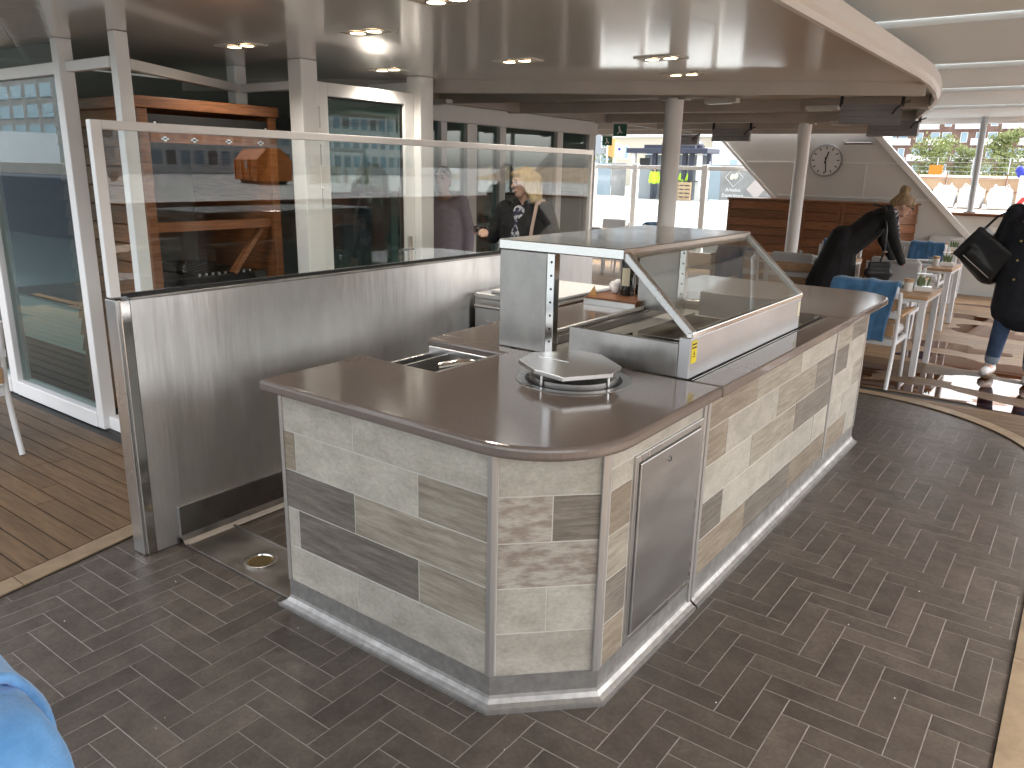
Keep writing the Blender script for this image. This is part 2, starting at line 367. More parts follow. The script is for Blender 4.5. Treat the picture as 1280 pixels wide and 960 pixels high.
# --- tiled floor, herringbone of single tiles
CX, CY, CR = -1.35, 5.4, 1.38
def border_x(y): return -3.36-.18*(y-1.05)
floor = struct('tile_floor', MB().add([(-6, -3, -.0007), (1.2, -3, -.0007), (1.2, 7.6, -.0007), (-6, 7.6, -.0007)], [(0, 1, 2, 3)]), 'grout')
TW, TL, GR = .0930, .3156, .0028
x0, y0 = -.437-TW, 2.944
tiles = []
for n_ in range(-16, 16):
    for k in range(-70, 70):
        vx, vy = x0+k*TW+n_*TL, y0-k*TW+n_*TL           # top left corner of an upright tile
        tiles.append((vx+TW/2, vy-TL/2, 0)); tiles.append((vx+TW+TL/2, vy-TW/2, 1))
near = []; far = []
for x, y, h in tiles:
    if not (-.6 < y < 6.95 and border_x(y)-.25 < x < .2): continue
    if -2.3 < x < -1.25 and 1.95 < y < 5.3: continue
    if y > CY and math.hypot(x-CX, y-CY) > CR+.2 and x > CX: continue
    d = (Vector((x, y, 0))-cam.location).length
    vis = inview((x, y, 0), .03) and not (x < -2.35 and y > 2.6) and not (-2.4 < x < -1.0 and y > 5.2)
    if vis and not (x > .12 or x < border_x(y)-.1): near.append((d, x, y, h))
    else: far.append((x, y, h))
near.sort()
far += [t[1:] for t in near[300:]]
for d, x, y, h in near[:300]:
    M = Mt((x, y, -.010+random.uniform(-.0003, .0003))) @ Matrix.Rotation(R(90)*(1-h), 4, 'Z') @ Matrix.Rotation(random.uniform(-.002, .002), 4, 'X') @ Matrix.Rotation(random.uniform(-.0015, .0015), 4, 'Y')
    pbox('floor_tile', (TL-GR, TW-GR, .010), .0006, 'floor_tile', floor, M)
mb = MB()
for x, y, h in far:
    a, b = ((TL-GR)/2, (TW-GR)/2) if h else ((TW-GR)/2, (TL-GR)/2)
    mb.add([(x-a, y-b, 0), (x+a, y-b, 0), (x+a, y+b, 0), (x-a, y+b, 0)], [(0, 1, 2, 3)])
bpy.data.materials['floor_tile'].copy().name = 'floor_tile_far'
MATS['floor_tile_far'] = bpy.data.materials['floor_tile_far']
for nd in list(MATS['floor_tile_far'].node_tree.nodes):
    if nd.type == 'OBJECT_INFO':
        g = [q for q in MATS['floor_tile_far'].node_tree.nodes if q.type == 'NEW_GEOMETRY'][0]
        for l in list(nd.outputs['Random'].links): MATS['floor_tile_far'].node_tree.links.new(g.outputs['Random Per Island'], l.to_socket)
o = obj('floor_tiles_beyond', mb, 'floor_tile_far', floor); o['kind'] = 'stuff'

# --- teak decks: black seams as a sheet, each plank its own piece
def plank(name, pts, parent, z0=.004, z1=.010, m='teak_deck'):
    mb = MB().prism(pts, z0, z1); return obj(name, mb, m, parent)
deckL = struct('teak_deck_left', MB().prism([(border_x(-3), -3), (border_x(2.36), 2.36), (-12, 2.36), (-12, -3)], -.02, .004), 'caulk')
bw = .115
ys = [-.6, .55, 1.15, 1.75, 2.36]
for a, b in zip(ys, ys[1:]):
    plank('border_plank', [(border_x(a+.002)-bw, a+.002), (border_x(a+.002)-.004, a+.002), (border_x(b-.002)-.004, b-.002), (border_x(b-.002)-bw, b-.002)], deckL, m='teak_border')
y = -.2; pw = .108; row = 0
while y+pw < 2.36:
    x = border_x(y)-bw-.006; first = True
    while x > -9.5:
        L_ = random.uniform(.5, 1.5) if first else random.uniform(1.5, 2.2); x2 = x-L_
        xa = border_x(y+.004)-bw-.006 if first else x; xb = border_x(y+pw-.004)-bw-.006 if first else x
        plank('plank', [(x2+.004, y+.004), (xa, y+.004), (xb, y+pw-.004), (x2+.004, y+pw-.004)], deckL)
        x = x2; first = False
    y += pw; row += 1
arc = [(CX+CR*math.cos(R(a)), CY+CR*math.sin(R(a))) for a in range(90, -1, -5)]
deckR = struct('teak_deck_right', MB().prism([(.03, -3), (4.15, -3), (4.15, 13.95), (-10, 13.95), (-10, 6.78)]+arc, -.02, .004), 'caulk')
def ring(a0, a1, r0, r1, n=8):
    A = [R(a0+(a1-a0)*i/n) for i in range(n+1)]
    return [(CX+r1*math.cos(a), CY+r1*math.sin(a)) for a in A]+[(CX+r0*math.cos(a), CY+r0*math.sin(a)) for a in A[::-1]]
for a in (0, 22.5, 45, 67.5): plank('border_plank', ring(a+.1, a+22.4, CR+.003, CR+.115), deckR, m='teak_border')
for a, b in ((-1, 1.2), (1.2, 3.2), (3.2, 5.395)): plank('border_plank', [(.034, a+.004), (.145, a+.004), (.145, b), (.034, b)], deckR, m='teak_border')
plank('border_plank', [(-3.4, 6.784), (-1.352, 6.784), (-1.352, 6.895), (-3.4, 6.895)], deckR, m='teak_border')
RB = CR+.12
def xs(y):
    if y < CY: return CX+RB+.0
    t = RB*RB-(y-CY)**2
    return CX+math.sqrt(t) if t > 0 else None
y = -1.0; pw = .1; stuff = MB()
while y+pw < 13.9:
    a, b = xs(y+.004), xs(y+pw-.004)
    if a is not None and b is None: b = CX
    st = a is not None; x = a if st else -9.5
    if not st and y < 6.9: y += pw; continue
    first = True
    while x < 4.0:
        L_ = random.uniform(.7, 2.6); x2 = min(x+L_, 4.1)
        xa = x; xb = b if (first and st) else x
        pts = [(xa, y+.0025), (x2-.002, y+.0025), (x2-.002, y+pw-.0025), (xb, y+pw-.0025)]
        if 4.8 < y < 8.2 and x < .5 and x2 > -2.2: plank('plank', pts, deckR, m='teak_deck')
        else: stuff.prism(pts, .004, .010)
        x = x2; first = False
    y += pw
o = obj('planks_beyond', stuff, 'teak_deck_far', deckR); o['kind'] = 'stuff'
# rain puddles on the deck; off-view ones at right added to whiten steel reflections
def puddle(cx, cy, rx, ry, seed, rot=0):
    rr = random.Random(seed); n = 40; ph = [rr.uniform(0, 6.28) for _ in range(5)]; pts = []
    for i in range(n):
        t = 2*math.pi*i/n; f = 1+.22*math.sin(2*t+ph[0])+.16*math.sin(3*t+ph[1])+.1*math.sin(5*t+ph[2])+.07*math.sin(8*t+ph[3])
        x, yy = rx*f*math.cos(t), ry*f*math.sin(t); pts.append((cx+x*math.cos(rot)-yy*math.sin(rot), cy+x*math.sin(rot)+yy*math.cos(rot)))
    struct('puddle', MB().prism(pts, .0108, .0122), 'puddle_water')
for i, a in enumerate([(-1.0, 7.2, .5, .2), (-.15, 7.05, .4, .16), (-.5, 7.75, .6, .24), (-1.75, 7.6, .5, .3), (-.75, 8.6, .6, .3), (-.1, 8.3, .4, .2), (-1.0, 9.35, .45, .22), (-.8, 10.6, .45, .35), (-1.2, 11.6, .4, .22), (-2.3, 8.0, .5, .16), (-.6, 12.8, .6, .2), (.1, 7.5, .3, .09), (1.1, 7.5, .8, .5), (1.4, 8.75, .95, .45), (.75, 9.8, .8, .4), (2.4, 6.9, .7, .5), (2.6, 9.9, .8, .45), (.95, 6.2, .6, .4), (1.5, 5.1, .6, .4), (1.1, 10.9, .9, .3), (.2, 11.8, .5, .2)]):
    puddle(*a, seed=i+3)

# --- ceiling over the bar (glossy), fascia, back ceiling with beams
Z = 2.44
gl_poly = [(-1.2, .43), (-1.2, 6.77), (-4.59, 5.06), (-6.6, 4.04), (-6.6, 3.06), (-4.01, 1.8)]
struct('ceiling_over_bar', MB().prism(gl_poly, Z, Z+.08), 'ceiling_gloss')
struct('ceiling_behind_camera', MB().prism([(-3.6, 1.34), (-4.01, 1.54), (-8, 3.49), (-8, 1.4), (-3.6, .9)], Z+.01, Z+.07), 'white_wall')
g = struct('ceiling_grille', MB().prism([(-3.6, 1.35), (-3.6, 1.59), (-4.01, 1.79), (-8, 3.73), (-8, 3.5), (-4.01, 1.55)], Z+.06, Z+.1), 'black')
d = Vector((-.899, .438, 0)); nn = Vector((.438, .899, 0))
mb = MB()
for i in range(31, 88):
    c = Vector((-1.25, .33, Z+.035))+d*(i*.085+.1)
    mb.bar(c-nn*.12, c+nn*.12, .012, .03)
    if i > 80: break
o = obj('grille_bars', mb, 'fixture', g); o['kind'] = 'stuff'
edge_path = [(-1.2, .43), (-1.2, 3), (-1.2, 6.3), (-1.215, 6.8), (-1.27, 7.4), (-1.36, 8.1), (-1.5, 8.8), (-1.72, 9.7), (-2.0, 10.8), (-2.35, 12.1), (-2.85, 13.9)]
struct('ceiling_edge_trim', MB().sweep(edge_path, [(.003, Z-.022), (.03, Z-.022), (.03, Z+.012), (.048, Z+.03), (.048, Z+.11), (.003, Z+.11), (.003, Z-.022)]), 'ceiling_edge')
back = [(-1.2, 6.79), (-1.215, 6.85), (-1.27, 7.4), (-1.36, 8.1), (-1.5, 8.8), (-1.72, 9.7), (-2.0, 10.8), (-2.35, 12.1), (-2.85, 13.9), (-9.5, 13.9), (-9.5, 2.6), (-6.61, 4.05)]
struct('ceiling_back', MB().prism([(x-.001, y) for x, y in back], 2.52, 2.57), 'ceiling_back')
def beam(name, pts, z0, z1, wd, m='beam'):
    mb = MB()
    for a, b in zip(pts, pts[1:]): mb.bar((*a, (z0+z1)/2), (*b, (z0+z1)/2), wd, z1-z0)
    return struct(name, mb, m, bevel=.006)
beam('ceiling_fascia', [(-6.6, 4.07), (-4.59, 5.09), (-1.21, 6.80)], 2.34, 2.519, .05, 'beam')
beam('ceiling_beam', [(-6.0, 6.55), (-3.3, 6.88), (-1.3, 6.93)], 2.40, 2.519, .07)
beam('ceiling_beam', [(-6.1, 7.95), (-2.74, 8.79), (-1.5, 8.75)], 2.40, 2.519, .07)
beam('ceiling_beam', [(-7.0, 9.85), (-3.2, 10.6), (-1.95, 10.65)], 2.40, 2.519, .07)
beam('ceiling_beam', [(-8.0, 11.3), (-3.2, 12.15), (-2.38, 12.2)], 2.40, 2.519, .07)
beam('ceiling_beam', [(-9.0, 13.0), (-2.75, 13.55)], 2.40, 2.519, .07)
beam('ceiling_beam', [(-5.85, 5.2), (-5.85, 13.0)], 2.41, 2.518, .05)
# --- white awning roof over the open side deck
ribs = [-2.2, 0.9, 3.3, 5.45, 7.65, 9.65, 11.9, 14.3]
for a, b in zip(ribs, ribs[1:]):
    pts = [(-3.2, a+.01, 2.62), (2.7, a+.01, 2.62), (2.7, b, 2.66), (-3.2, b, 2.66)]
    struct('awning_panel', MB().pprism(pts, (0, 0, .055)), 'awning')
mb = MB().tube([(-3.4, 14.35, 2.66), (2.8, 14.35, 2.66)], .09, 14); struct('awning_edge', mb, 'white_paint', smooth=True)

# --- ship's side: white bulwark with teak cap, clock wall, coaming
struct('bulwark_aft', MB().box((-2.0, 14.02, 0), (4.25, 14.14, 1.2)), 'white_wall')
struct('bulwark_cap', MB().box((-1.95, 13.97, 1.203), (4.3, 14.2, 1.245)), 'teak_dark', bevel=.01)
mbp = MB()
for x in (-1.3, -.2, .9): mbp.box((x, 14.0, .25), (x+.9, 14.018, 1.05))
struct('bulwark_panels', mbp, 'white_paint', bevel=.006)
struct('bulwark_side', MB().box((4.16, -3, 0), (4.25, 13.9, 1.15)), 'teak_dark')
struct('bulwark_side_cap', MB().box((4.1, -3, 1.153), (4.3, 13.9, 1.195)), 'teak_dark', bevel=.01)
cw = struct('clock_wall', MB().pprism([(-5.85, 14, 2.5), (-4.53, 14, 1.26), (-3.25, 14, 0), (-.66, 14, 0), (-3.15, 14, 2.5)], (0, .06, 0)), 'white_wall')
# wall is wound towards -Y
mb = MB().bar((-3.13, 13.97, 2.44), (-.70, 13.97, .02), .12, .09, side=(0, 1, 0)); obj('slanted_edge', mb, 'white_paint', cw, bevel=.01)
mb = MB().bar((-5.83, 13.985, 2.47), (-4.53, 13.985, 1.25), .03, .05, side=(0, 1, 0)); obj('slanted_edge', mb, 'white_paint', cw, bevel=.005)
for z, xa, xb in ((1.95, -5.2, -2.7), (1.4, -4.6, -2.15)): obj('seam_ledge', MB().box((xa, 13.985, z), (xb, 13.999, z+.025)), 'white_paint', cw, bevel=.004)
for x in (-4.35, -4.2, -3.2): obj('stiffener', MB().box((x, 13.988, 1.43), (x+.02, 13.999, 1.94)), 'white_paint', cw)
struct('coaming', MB().box((-9.5, 14.0, 0), (-4.6, 14.06, .3)), 'white_wall')

# --- quay and water
struct('quay', MB().add([(-1500, 17, .3), (6.5, 17, .3), (6.5, 2000, .3), (-1500, 2000, .3), (6.5, -400, .3), (2000, -400, .3), (2000, 2000, .3)], [(0, 1, 2, 3), (4, 5, 6, 2)]), 'concrete_quay')
struct('quay_wall', MB().box((-1500, 16.9, -4), (6.4, 16.99, .298)), 'concrete_quay')
struct('harbour_water', MB().add([(-1500, -1500, -2.2), (2000, -1500, -2.2), (2000, 17, -2.2), (-1500, 17, -2.2)], [(0, 1, 2, 3)]), 'water')
mbq = MB()
for y, wd in ((24, .35), (29, .5), (34, .25)): mbq.add([(-90, y, .306), (30, y, .306), (30, y+wd, .306), (-90, y+wd, .306)], [(0, 1, 2, 3)])
for x, wd in ((20, .3), (27, .5), (33, .3)): mbq.add([(x, -60, .306), (x+wd, -60, .306), (x+wd, 16, .306), (x, 16, .306)], [(0, 1, 2, 3)])
struct('quay_rails', mbq, 'asphalt_line')

# --- glazed deckhouse behind the screen
hall = struct('hall_floor', MB().box((-13, 2.42, -.02), (-6.06, 13, .006)), 'carpet')
struct('hall_wall_back', MB().box((-10.2, 2.3, 0), (-10.1, 10.2, 2.5)), 'dark_inside')
struct('hall_wall_side', MB().box((-10.0, 10.02, 0), (-6.1, 10.1, 2.5)), 'white_wall')
struct('hall_ceiling', MB().box((-10.2, 2.45, 2.43), (-6.62, 10.1, 2.5)), 'white_wall')
struct('hall_dado', MB().box((-10, 3.3, 0), (-5.9, 3.36, .42)), 'white_wall')
struct('vestibule_floor', MB().box((-6.05, 2.37, -.01), (-3.5, 6.9, .012)), 'carpet')
GW = thing('glazed_deckhouse', 'white framed glass deckhouse wall with glass doors behind the steel screen', 'glass wall', (-4.56, 3.7, 0))
def gpost(a, b, parent=GW, nm='post', m='white_paint'): return obj(nm, MB().box(a, b), m, parent, bevel=.006)
pz = Z-.002
gpost((-5.165, 2.345, .013), (-5.085, 2.435, pz)); gpost((-4.58, 2.39, .013), (-4.51, 2.47, pz))
gpost((-4.64, 3.65, .013), (-4.5, 3.79, pz)); gpost((-4.61, 4.78, .013), (-4.46, 4.93, pz)); gpost((-5.36, 3.66, .013), (-5.26, 3.76, pz))
gpost((-6.5, 2.35, .013), (-6.38, 2.45, pz-.02))
gpost((-9.5, 2.36, 2.24), (-6.5, 2.43, 2.31), nm='rail'); gpost((-6.38, 2.36, 2.24), (-5.166, 2.43, 2.31), nm='rail'); gpost((-9.5, 2.34, .013), (-6.5, 2.46, .12), nm='rail'); gpost((-6.38, 2.34, .013), (-5.166, 2.46, .12), nm='rail')
gpost((-5.084, 2.38, 2.25), (-4.581, 2.43, 2.31), nm='rail'); gpost((-5.084, 2.38, .013), (-4.581, 2.46, .1), nm='rail')
obj('rail', MB().bar((-4.6, 2.5, 2.28), (-5.27, 3.66, 2.28), .05, .06), 'white_paint', GW, bevel=.005); gpost((-5.26, 3.7, 2.25), (-4.64, 3.75, 2.31), nm='rail')
def pane(a, b, parent=GW, m='glass_wall', nm='pane'): return obj(nm, MB().box(a, b), m, parent)
pane((-6.38, 2.39, .12), (-5.18, 2.402, 2.24)); pane((-9.5, 2.39, .12), (-6.5, 2.402, 2.24)); pane((-9.5, 2.39, 2.31), (-5.18, 2.402, 2.43))
# door between the two big posts, with hinges and lever
dr = gpost((-4.6, 3.795, .03), (-4.53, 3.9, 2.31), nm='door')
for a, b in (((-4.6, 4.67, .03), (-4.53, 4.775, 2.31)), ((-4.6, 3.9, 2.22), (-4.53, 4.67, 2.31)), ((-4.6, 3.9, .03), (-4.53, 4.67, .16))):
    o = obj('door_frame', MB().box(a, b), 'white_paint', GW, bevel=.004)
o = obj('door_gasket', MB().box((-4.575, 3.9, .16), (-4.555, 3.915, 2.22)).box((-4.575, 4.655, .16), (-4.555, 4.67, 2.22)).box((-4.575, 3.915, 2.205), (-4.555, 4.655, 2.22)), 'black', GW)
pane((-4.571, 3.915, .16), (-4.559, 4.655, 2.205))
for z in (1.45, 1.75, 2.0): obj('hinge', MB().tube([(-4.515, 3.8, z), (-4.515, 3.8, z+.12)], .011, 10).ball((-4.515, 3.8, z+.135), .014), 'metal_white', GW, smooth=True)
obj('door_lever', MB().box((-4.528, 4.69, 1.0), (-4.515, 4.73, 1.2)).tube([(-4.49, 4.71, 1.1), (-4.49, 4.58, 1.1)], .012), 'steel_bright', GW)
# vestibule back wall and the long glazed front further aft
pane((-6.05, 4.84, .1), (-4.61, 4.852, 2.3)); gpost((-6.05, 4.81, 2.3), (-4.61, 4.87, 2.4), nm='rail'); gpost((-6.05, 4.81, .013), (-4.61, 4.87, .1), nm='rail')
FW = thing('aft_glazed_front', 'long white framed row of glass doors aft of the deckhouse corner', 'glass wall', (-6.05, 7.5, 0))
gpost((-6.12, 4.9, 2.24), (-5.98, 10.1, 2.42), FW, 'header')
for a, b in ((4.9, 5.0), (5.95, 6.05), (6.75, 6.85), (7.2, 7.38), (7.82, 7.94), (9.08, 9.22), (9.9, 10.08)): gpost((-6.11, a, .013), (-5.99, b, 2.239), FW)
for a, b in ((5.0, 5.95), (6.05, 6.75), (6.85, 7.2), (7.38, 7.82), (7.94, 9.08), (9.22, 9.9)):
    pane((-6.056, a, .1), (-6.044, b, 2.239), FW); gpost((-6.09, a+.001, .013), (-6.01, b-.001, .1), FW, 'rail')
gpost((-6.085, 7.381, 1.0), (-6.06, 7.819, 1.1), FW, 'rail'); obj('door_handle', MB().tube([(-5.95, 8.05, 1.1), (-5.95, 8.05, 1.35)], .014), 'steel_bright', FW)
struct('hall_green_panel', MB().box((-7.4, 7.9, .0), (-7.3, 10, 1.4)), 'interior_green')

# ============================================================ BAR
BAR = thing('bar_counter', 'buffet bar clad in beige stone-look tiles with a glossy brown top', 'bar counter', (-1.75, 3.4, 0))
core = [(-2.385, 1.764), (-1.3588, 1.764), (-1.097, 2.0238), (-1.097, 5.424), (-1.446, 5.755), (-2.1, 5.75), (-2.1, 2.72), (-2.02, 2.72), (-2.02, 2.22), (-2.385, 2.22)]
obj('core', MB().prism(core, .02, .916), 'tile_grout', BAR)
def bt(name, o_, ux, uz, a, b, z0, z1, m):      # tile on a face: origin, run direction, outward normal
    ux = Vector(ux).normalized(); nz = Vector(uz).normalized(); vy = nz.cross(ux)
    c = Vector(o_)+ux*(a+b)/2+Vector((0, 0, (z0+z1)/2))+nz*(-.0018+random.uniform(-.0004, .0004))
    M = Matrix(((ux.x, vy.x, nz.x, c.x), (ux.y, vy.y, nz.y, c.y), (ux.z, vy.z, nz.z, c.z), (0, 0, 0, 1)))
    g_ = .004
    return pbox(name, (b-a-g_, abs(z1-z0)-g_, .003), .0006, m, BAR, M)
rows = [.92, .765, .605, .445, .28, .12]
L, V, D, B_, W_ = 'tile_light', 'tile_vein', 'tile_dark', 'tile_brown', 'tile_washed'
front = [[(-2.38, -1.99, L), (-1.99, -1.375, L)], [(-2.38, -2.315, B_), (-2.315, -1.675, L), (-1.675, -1.375, V)], [(-2.38, -1.99, D), (-1.99, -1.375, V)],
         [(-2.38, -2.315, L), (-2.315, -1.675, D), (-1.675, -1.375, V)], [(-2.38, -1.99, L), (-1.99, -1.375, L)]]
for i, r_ in enumerate(front):
    for a, b, m in r_: bt('tile', (0, 1.764, 0), (1, 0, 0), (0, -1, 0), a, b, rows[i+1], rows[i], m)
cd = Vector((.257, .255, 0)).normalized(); cl = .362; cn = Vector((cd.y, -cd.x, 0))
cham = [[(.015, cl-.015, L)], [(.015, .19, W_), (.19, cl-.015, D)], [(.015, cl-.015, W_)], [(.015, .18, L), (.18, cl-.015, L)], [(.015, cl-.015, L)]]
for i, r_ in enumerate(cham):
    for a, b, m in r_: bt('tile', (-1.3564, 1.7663, 0), cd, cn, a, b, rows[i+1], rows[i], m)
RF = (-1.097, 0, 0); rx_, rn = (0, 1, 0), (1, 0, 0)
for i, m in enumerate((L, B_, V, D, B_)):
    bt('tile', RF, rx_, rn, 2.045, 2.185, rows[i+1], min(rows[i], .84) if i == 0 else rows[i], m)
bt('tile', RF, rx_, rn, 2.045, 2.745, .842, .92, L)
right = [[(2.82, 3.36, B_), (3.36, 4.01, V), (4.01, 4.66, L)], [(2.82, 3.03, B_), (3.03, 3.69, L), (3.69, 4.33, V), (4.33, 4.66, D)], [(2.82, 3.36, L), (3.36, 4.01, V), (4.01, 4.66, D)],
         [(2.82, 3.05, D), (3.05, 3.69, L), (3.69, 4.38, L), (4.38, 4.66, L)], [(2.82, 3.36, B_), (3.36, 4.01, D), (4.01, 4.66, B_)]]
for i, r_ in enumerate(right):
    for a, b, m in r_: bt('tile', RF, rx_, rn, a, b, rows[i+1], rows[i], m)
for i, (c_, m1, m2) in enumerate(((5.05, V, D), (5.0, D, L), (5.2, L, V), (5.0, L, L), (5.15, B_, L))):
    bt('tile', RF, rx_, rn, 4.705, c_, rows[i+1], rows[i], m1); bt('tile', RF, rx_, rn, c_, 5.405, rows[i+1], rows[i], m2)
ed = Vector((-.345, .33, 0)).normalized(); en = Vector((ed.y, -ed.x, 0))
for i in range(5): bt('tile', (-1.0995, 5.426, 0), ed, en, .01, .47, rows[i+1], rows[i], (L, V, L, B_, L)[i])
def vtrim(x, y, r, nm='corner_trim', m='steel', z0=.118, z1=.917):
    return obj(nm, MB().box((x-r, y-r, z0), (x+r, y+r, z1)), m, BAR, bevel=.004)
vtrim(-2.388, 1.766, .009, m='trim_metal'); 
mb = MB().pprism([(-1.374, 1.757, .1225), (-1.357, 1.757, .1225), (-1.345, 1.769, .1225), (-1.35, 1.784, .1225), (-1.374, 1.775, .1225)], (0, 0, .798)); obj('corner_trim', mb, 'trim_metal', BAR, bevel=.003)
mb = MB().pprism([(-1.112, 2.006, .1225), (-1.103, 1.997, .1225), (-1.090, 2.012, .1225), (-1.090, 2.032, .1225), (-1.107, 2.035, .1225)], (0, 0, .798)); obj('corner_trim', mb, 'trim_metal', BAR, bevel=.003)
obj('seam_trim', MB().box((-1.108, 2.748, .0), (-1.088, 2.772, .917)).box((-1.108, 2.786, .0), (-1.088, 2.812, .917)), 'trim_metal', BAR, bevel=.002)
obj('seam_gap', MB().box((-1.107, 2.7725, .0), (-1.098, 2.7855, .917)), 'black', BAR)
obj('seam_trim', MB().box((-1.108, 4.665, .1), (-1.089, 4.70, .917)), 'trim_metal', BAR, bevel=.002)
vtrim(-1.098, 5.412, .009)
# steel cupboard door with its frame and lock
obj('door_frame', MB().box((-1.106, 2.19, .125), (-1.088, 2.215, .84)).box((-1.106, 2.72, .125), (-1.088, 2.745, .84)).box((-1.106, 2.215, .815), (-1.088, 2.72, .84)).box((-1.106, 2.215, .125), (-1.088, 2.72, .15)), 'steel', BAR, bevel=.002)
dr_ = obj('cupboard_door', MB().box((-1.104, 2.221, .156), (-1.082, 2.714, .809)), 'steel_door', BAR, bevel=.004)
lk = obj('lock', MB().tube([(-1.082, 2.44, .765), (-1.076, 2.44, .765)], .012, 16), 'steel_bright', BAR, smooth=True); lk.parent = dr_; lk.matrix_parent_inverse = Matrix()
kh = obj('keyhole', MB().box((-1.0765, 2.437, .758), (-1.0752, 2.443, .772)), 'black', BAR); kh.parent = dr_; kh.matrix_parent_inverse = Matrix()
# plinth with coved foot
prof = [(.003, .122), (.003, .05), (.006, .038), (.016, .024), (.032, .014), (.034, 0)]
obj('plinth', MB().sweep([(-2.392, 2.2), (-2.392, 1.765), (-1.36, 1.765), (-1.098, 2.024), (-1.098, 2.772)], prof), 'cove_metal', BAR)
obj('plinth', MB().sweep([(-1.098, 2.786), (-1.098, 4.2), (-1.098, 5.42), (-1.45, 5.76), (-2.1, 5.76)], prof), 'cove_metal', BAR)
obj('plinth_edge', MB().sweep([(-2.392, 2.2), (-2.392, 1.765), (-1.36, 1.765), (-1.098, 2.024), (-1.098, 2.772)], [(.034, .0), (.034, .014), (.039, .012), (.039, 0)]), 'cove_metal', BAR)
obj('plinth_edge', MB().sweep([(-1.098, 2.786), (-1.098, 5.42), (-1.45, 5.76)], [(.034, .0), (.034, .014), (.039, .012), (.039, 0)]), 'cove_metal', BAR)
# brown worktop in its pieces
def arcp(cx, cy, r, a0, a1, n=10): return [(cx+r*math.cos(R(a0+(a1-a0)*i/n)), cy+r*math.sin(R(a0+(a1-a0)*i/n))) for i in range(n+1)]
ZT, ZB = .962, .9165
p1 = [(-2.45, 1.715)]+arcp(-1.40, 2.075, .36, -90, 0, 14)+[(-1.04, 2.792), (-2.49, 2.792), (-2.49, 2.695), (-2.02, 2.695), (-2.02, 2.25), (-2.45, 2.25)]
obj('worktop', MB().prism(p1, ZB, ZT), 'counter', BAR, bevel=.014, seg=3)
obj('worktop', MB().prism([(-1.17, 2.796), (-1.04, 2.796), (-1.04, 4.695), (-1.17, 4.695)], ZB, ZT), 'counter', BAR, bevel=.008, seg=3)
p3 = [(-1.04, 4.699)]+arcp(-1.34, 5.66, .3, 0, 90, 12)+[(-2.49, 5.96), (-2.49, 4.699)]
obj('worktop', MB().prism(p3, ZB, ZT), 'counter', BAR, bevel=.014, seg=3)
obj('worktop', MB().prism([(-2.49, 2.796), (-2.06, 2.796), (-2.06, 4.695), (-2.49, 4.695)], ZB, ZT), 'counter', BAR, bevel=.008, seg=3)
obj('glass_slot', MB().box((-1.198, 2.8, .955), (-1.188, 4.62, .961)).box((-1.184, 2.8, .93), (-1.172, 4.62, .935)), 'black', BAR)
obj('slot_edge', MB().box((-1.176, 2.8, .95), (-1.1715, 4.62, .964)), 'steel_bright', BAR)
obj('inner_panel', MB().box((-2.49, 2.8, .02), (-2.47, 5.7, .915)), 'steel', BAR)
# well under the display with steel rims and perforated plates
obj('well', MB().box((-2.06, 2.81, .80), (-1.2, 4.7, .82)).box((-2.06, 2.81, .82), (-2.045, 4.7, .955)).box((-1.22, 2.81, .82), (-1.205, 4.7, .955)).box((-2.045, 4.6, .82), (-1.22, 4.7, .962)), 'steel_dark', BAR)
obj('well_rim', MB().box((-2.075, 3.0, .957), (-1.95, 3.02, .985)).box((-2.09, 3.0, .963), (-2.07, 4.55, .985)).box((-2.07, 4.53, .963), (-1.3, 4.55, .985)), 'steel', BAR, bevel=.004)
mbp = MB(); 
obj('perforated_plate', MB().box((-2.04, 2.95, .9), (-1.24, 4.52, .906)), 'steel_dark', BAR)
for i in range(30):
    for j in range(4):
        y_ = 3.0+i*.05; x_ = -1.95+j*.12; mbp.add([(x_-.018, y_-.004, .9075), (x_+.018, y_-.004, .9075), (x_+.018, y_+.004, .9075), (x_-.018, y_+.004, .9075)], [(0, 1, 2, 3)])
o = obj('plate_slots', mbp, 'black', BAR); o['kind'] = 'stuff'
# sink at the end of the worktop
obj('sink', MB().box((-2.47, 2.26, .70), (-2.03, 2.69, .71)).box((-2.045, 2.255, .71), (-2.03, 2.69, .955)).box((-2.46, 2.255, .71), (-2.045, 2.27, .90)).box((-2.46, 2.675, .71), (-2.045, 2.69, .93)).box((-2.47, 2.26, .71), (-2.455, 2.69, .895)), 'steel', BAR, bevel=.004)
obj('sink_divider', MB().box((-2.34, 2.272, .72), (-2.33, 2.674, .91)), 'steel', BAR)
obj('sink_tap', MB().tube([(-2.1, 2.62, .84), (-2.1, 2.62, .9), (-2.16, 2.55, .915), (-2.22, 2.48, .9)], [.025, .026, .028, .02], 14), 'steel_bright', BAR, smooth=True)

rc = random.Random(4); mb = MB()
for k in range(26):
    x, y = rc.choice([(rc.uniform(-.95, -.05), rc.uniform(1.2, 5.8)), (rc.uniform(-3.0, -1.0), rc.uniform(.9, 1.7))]); s_ = rc.uniform(.001, .003)
    mb.ball((x, y, s_*.5), (s_, s_*rc.uniform(.6, 1.3), s_*.5), None, 6, 4)
tag(obj('crumbs', mb, 'napkin'), 'pale crumbs scattered on the tiled floor', 'crumbs')['kind'] = 'stuff'
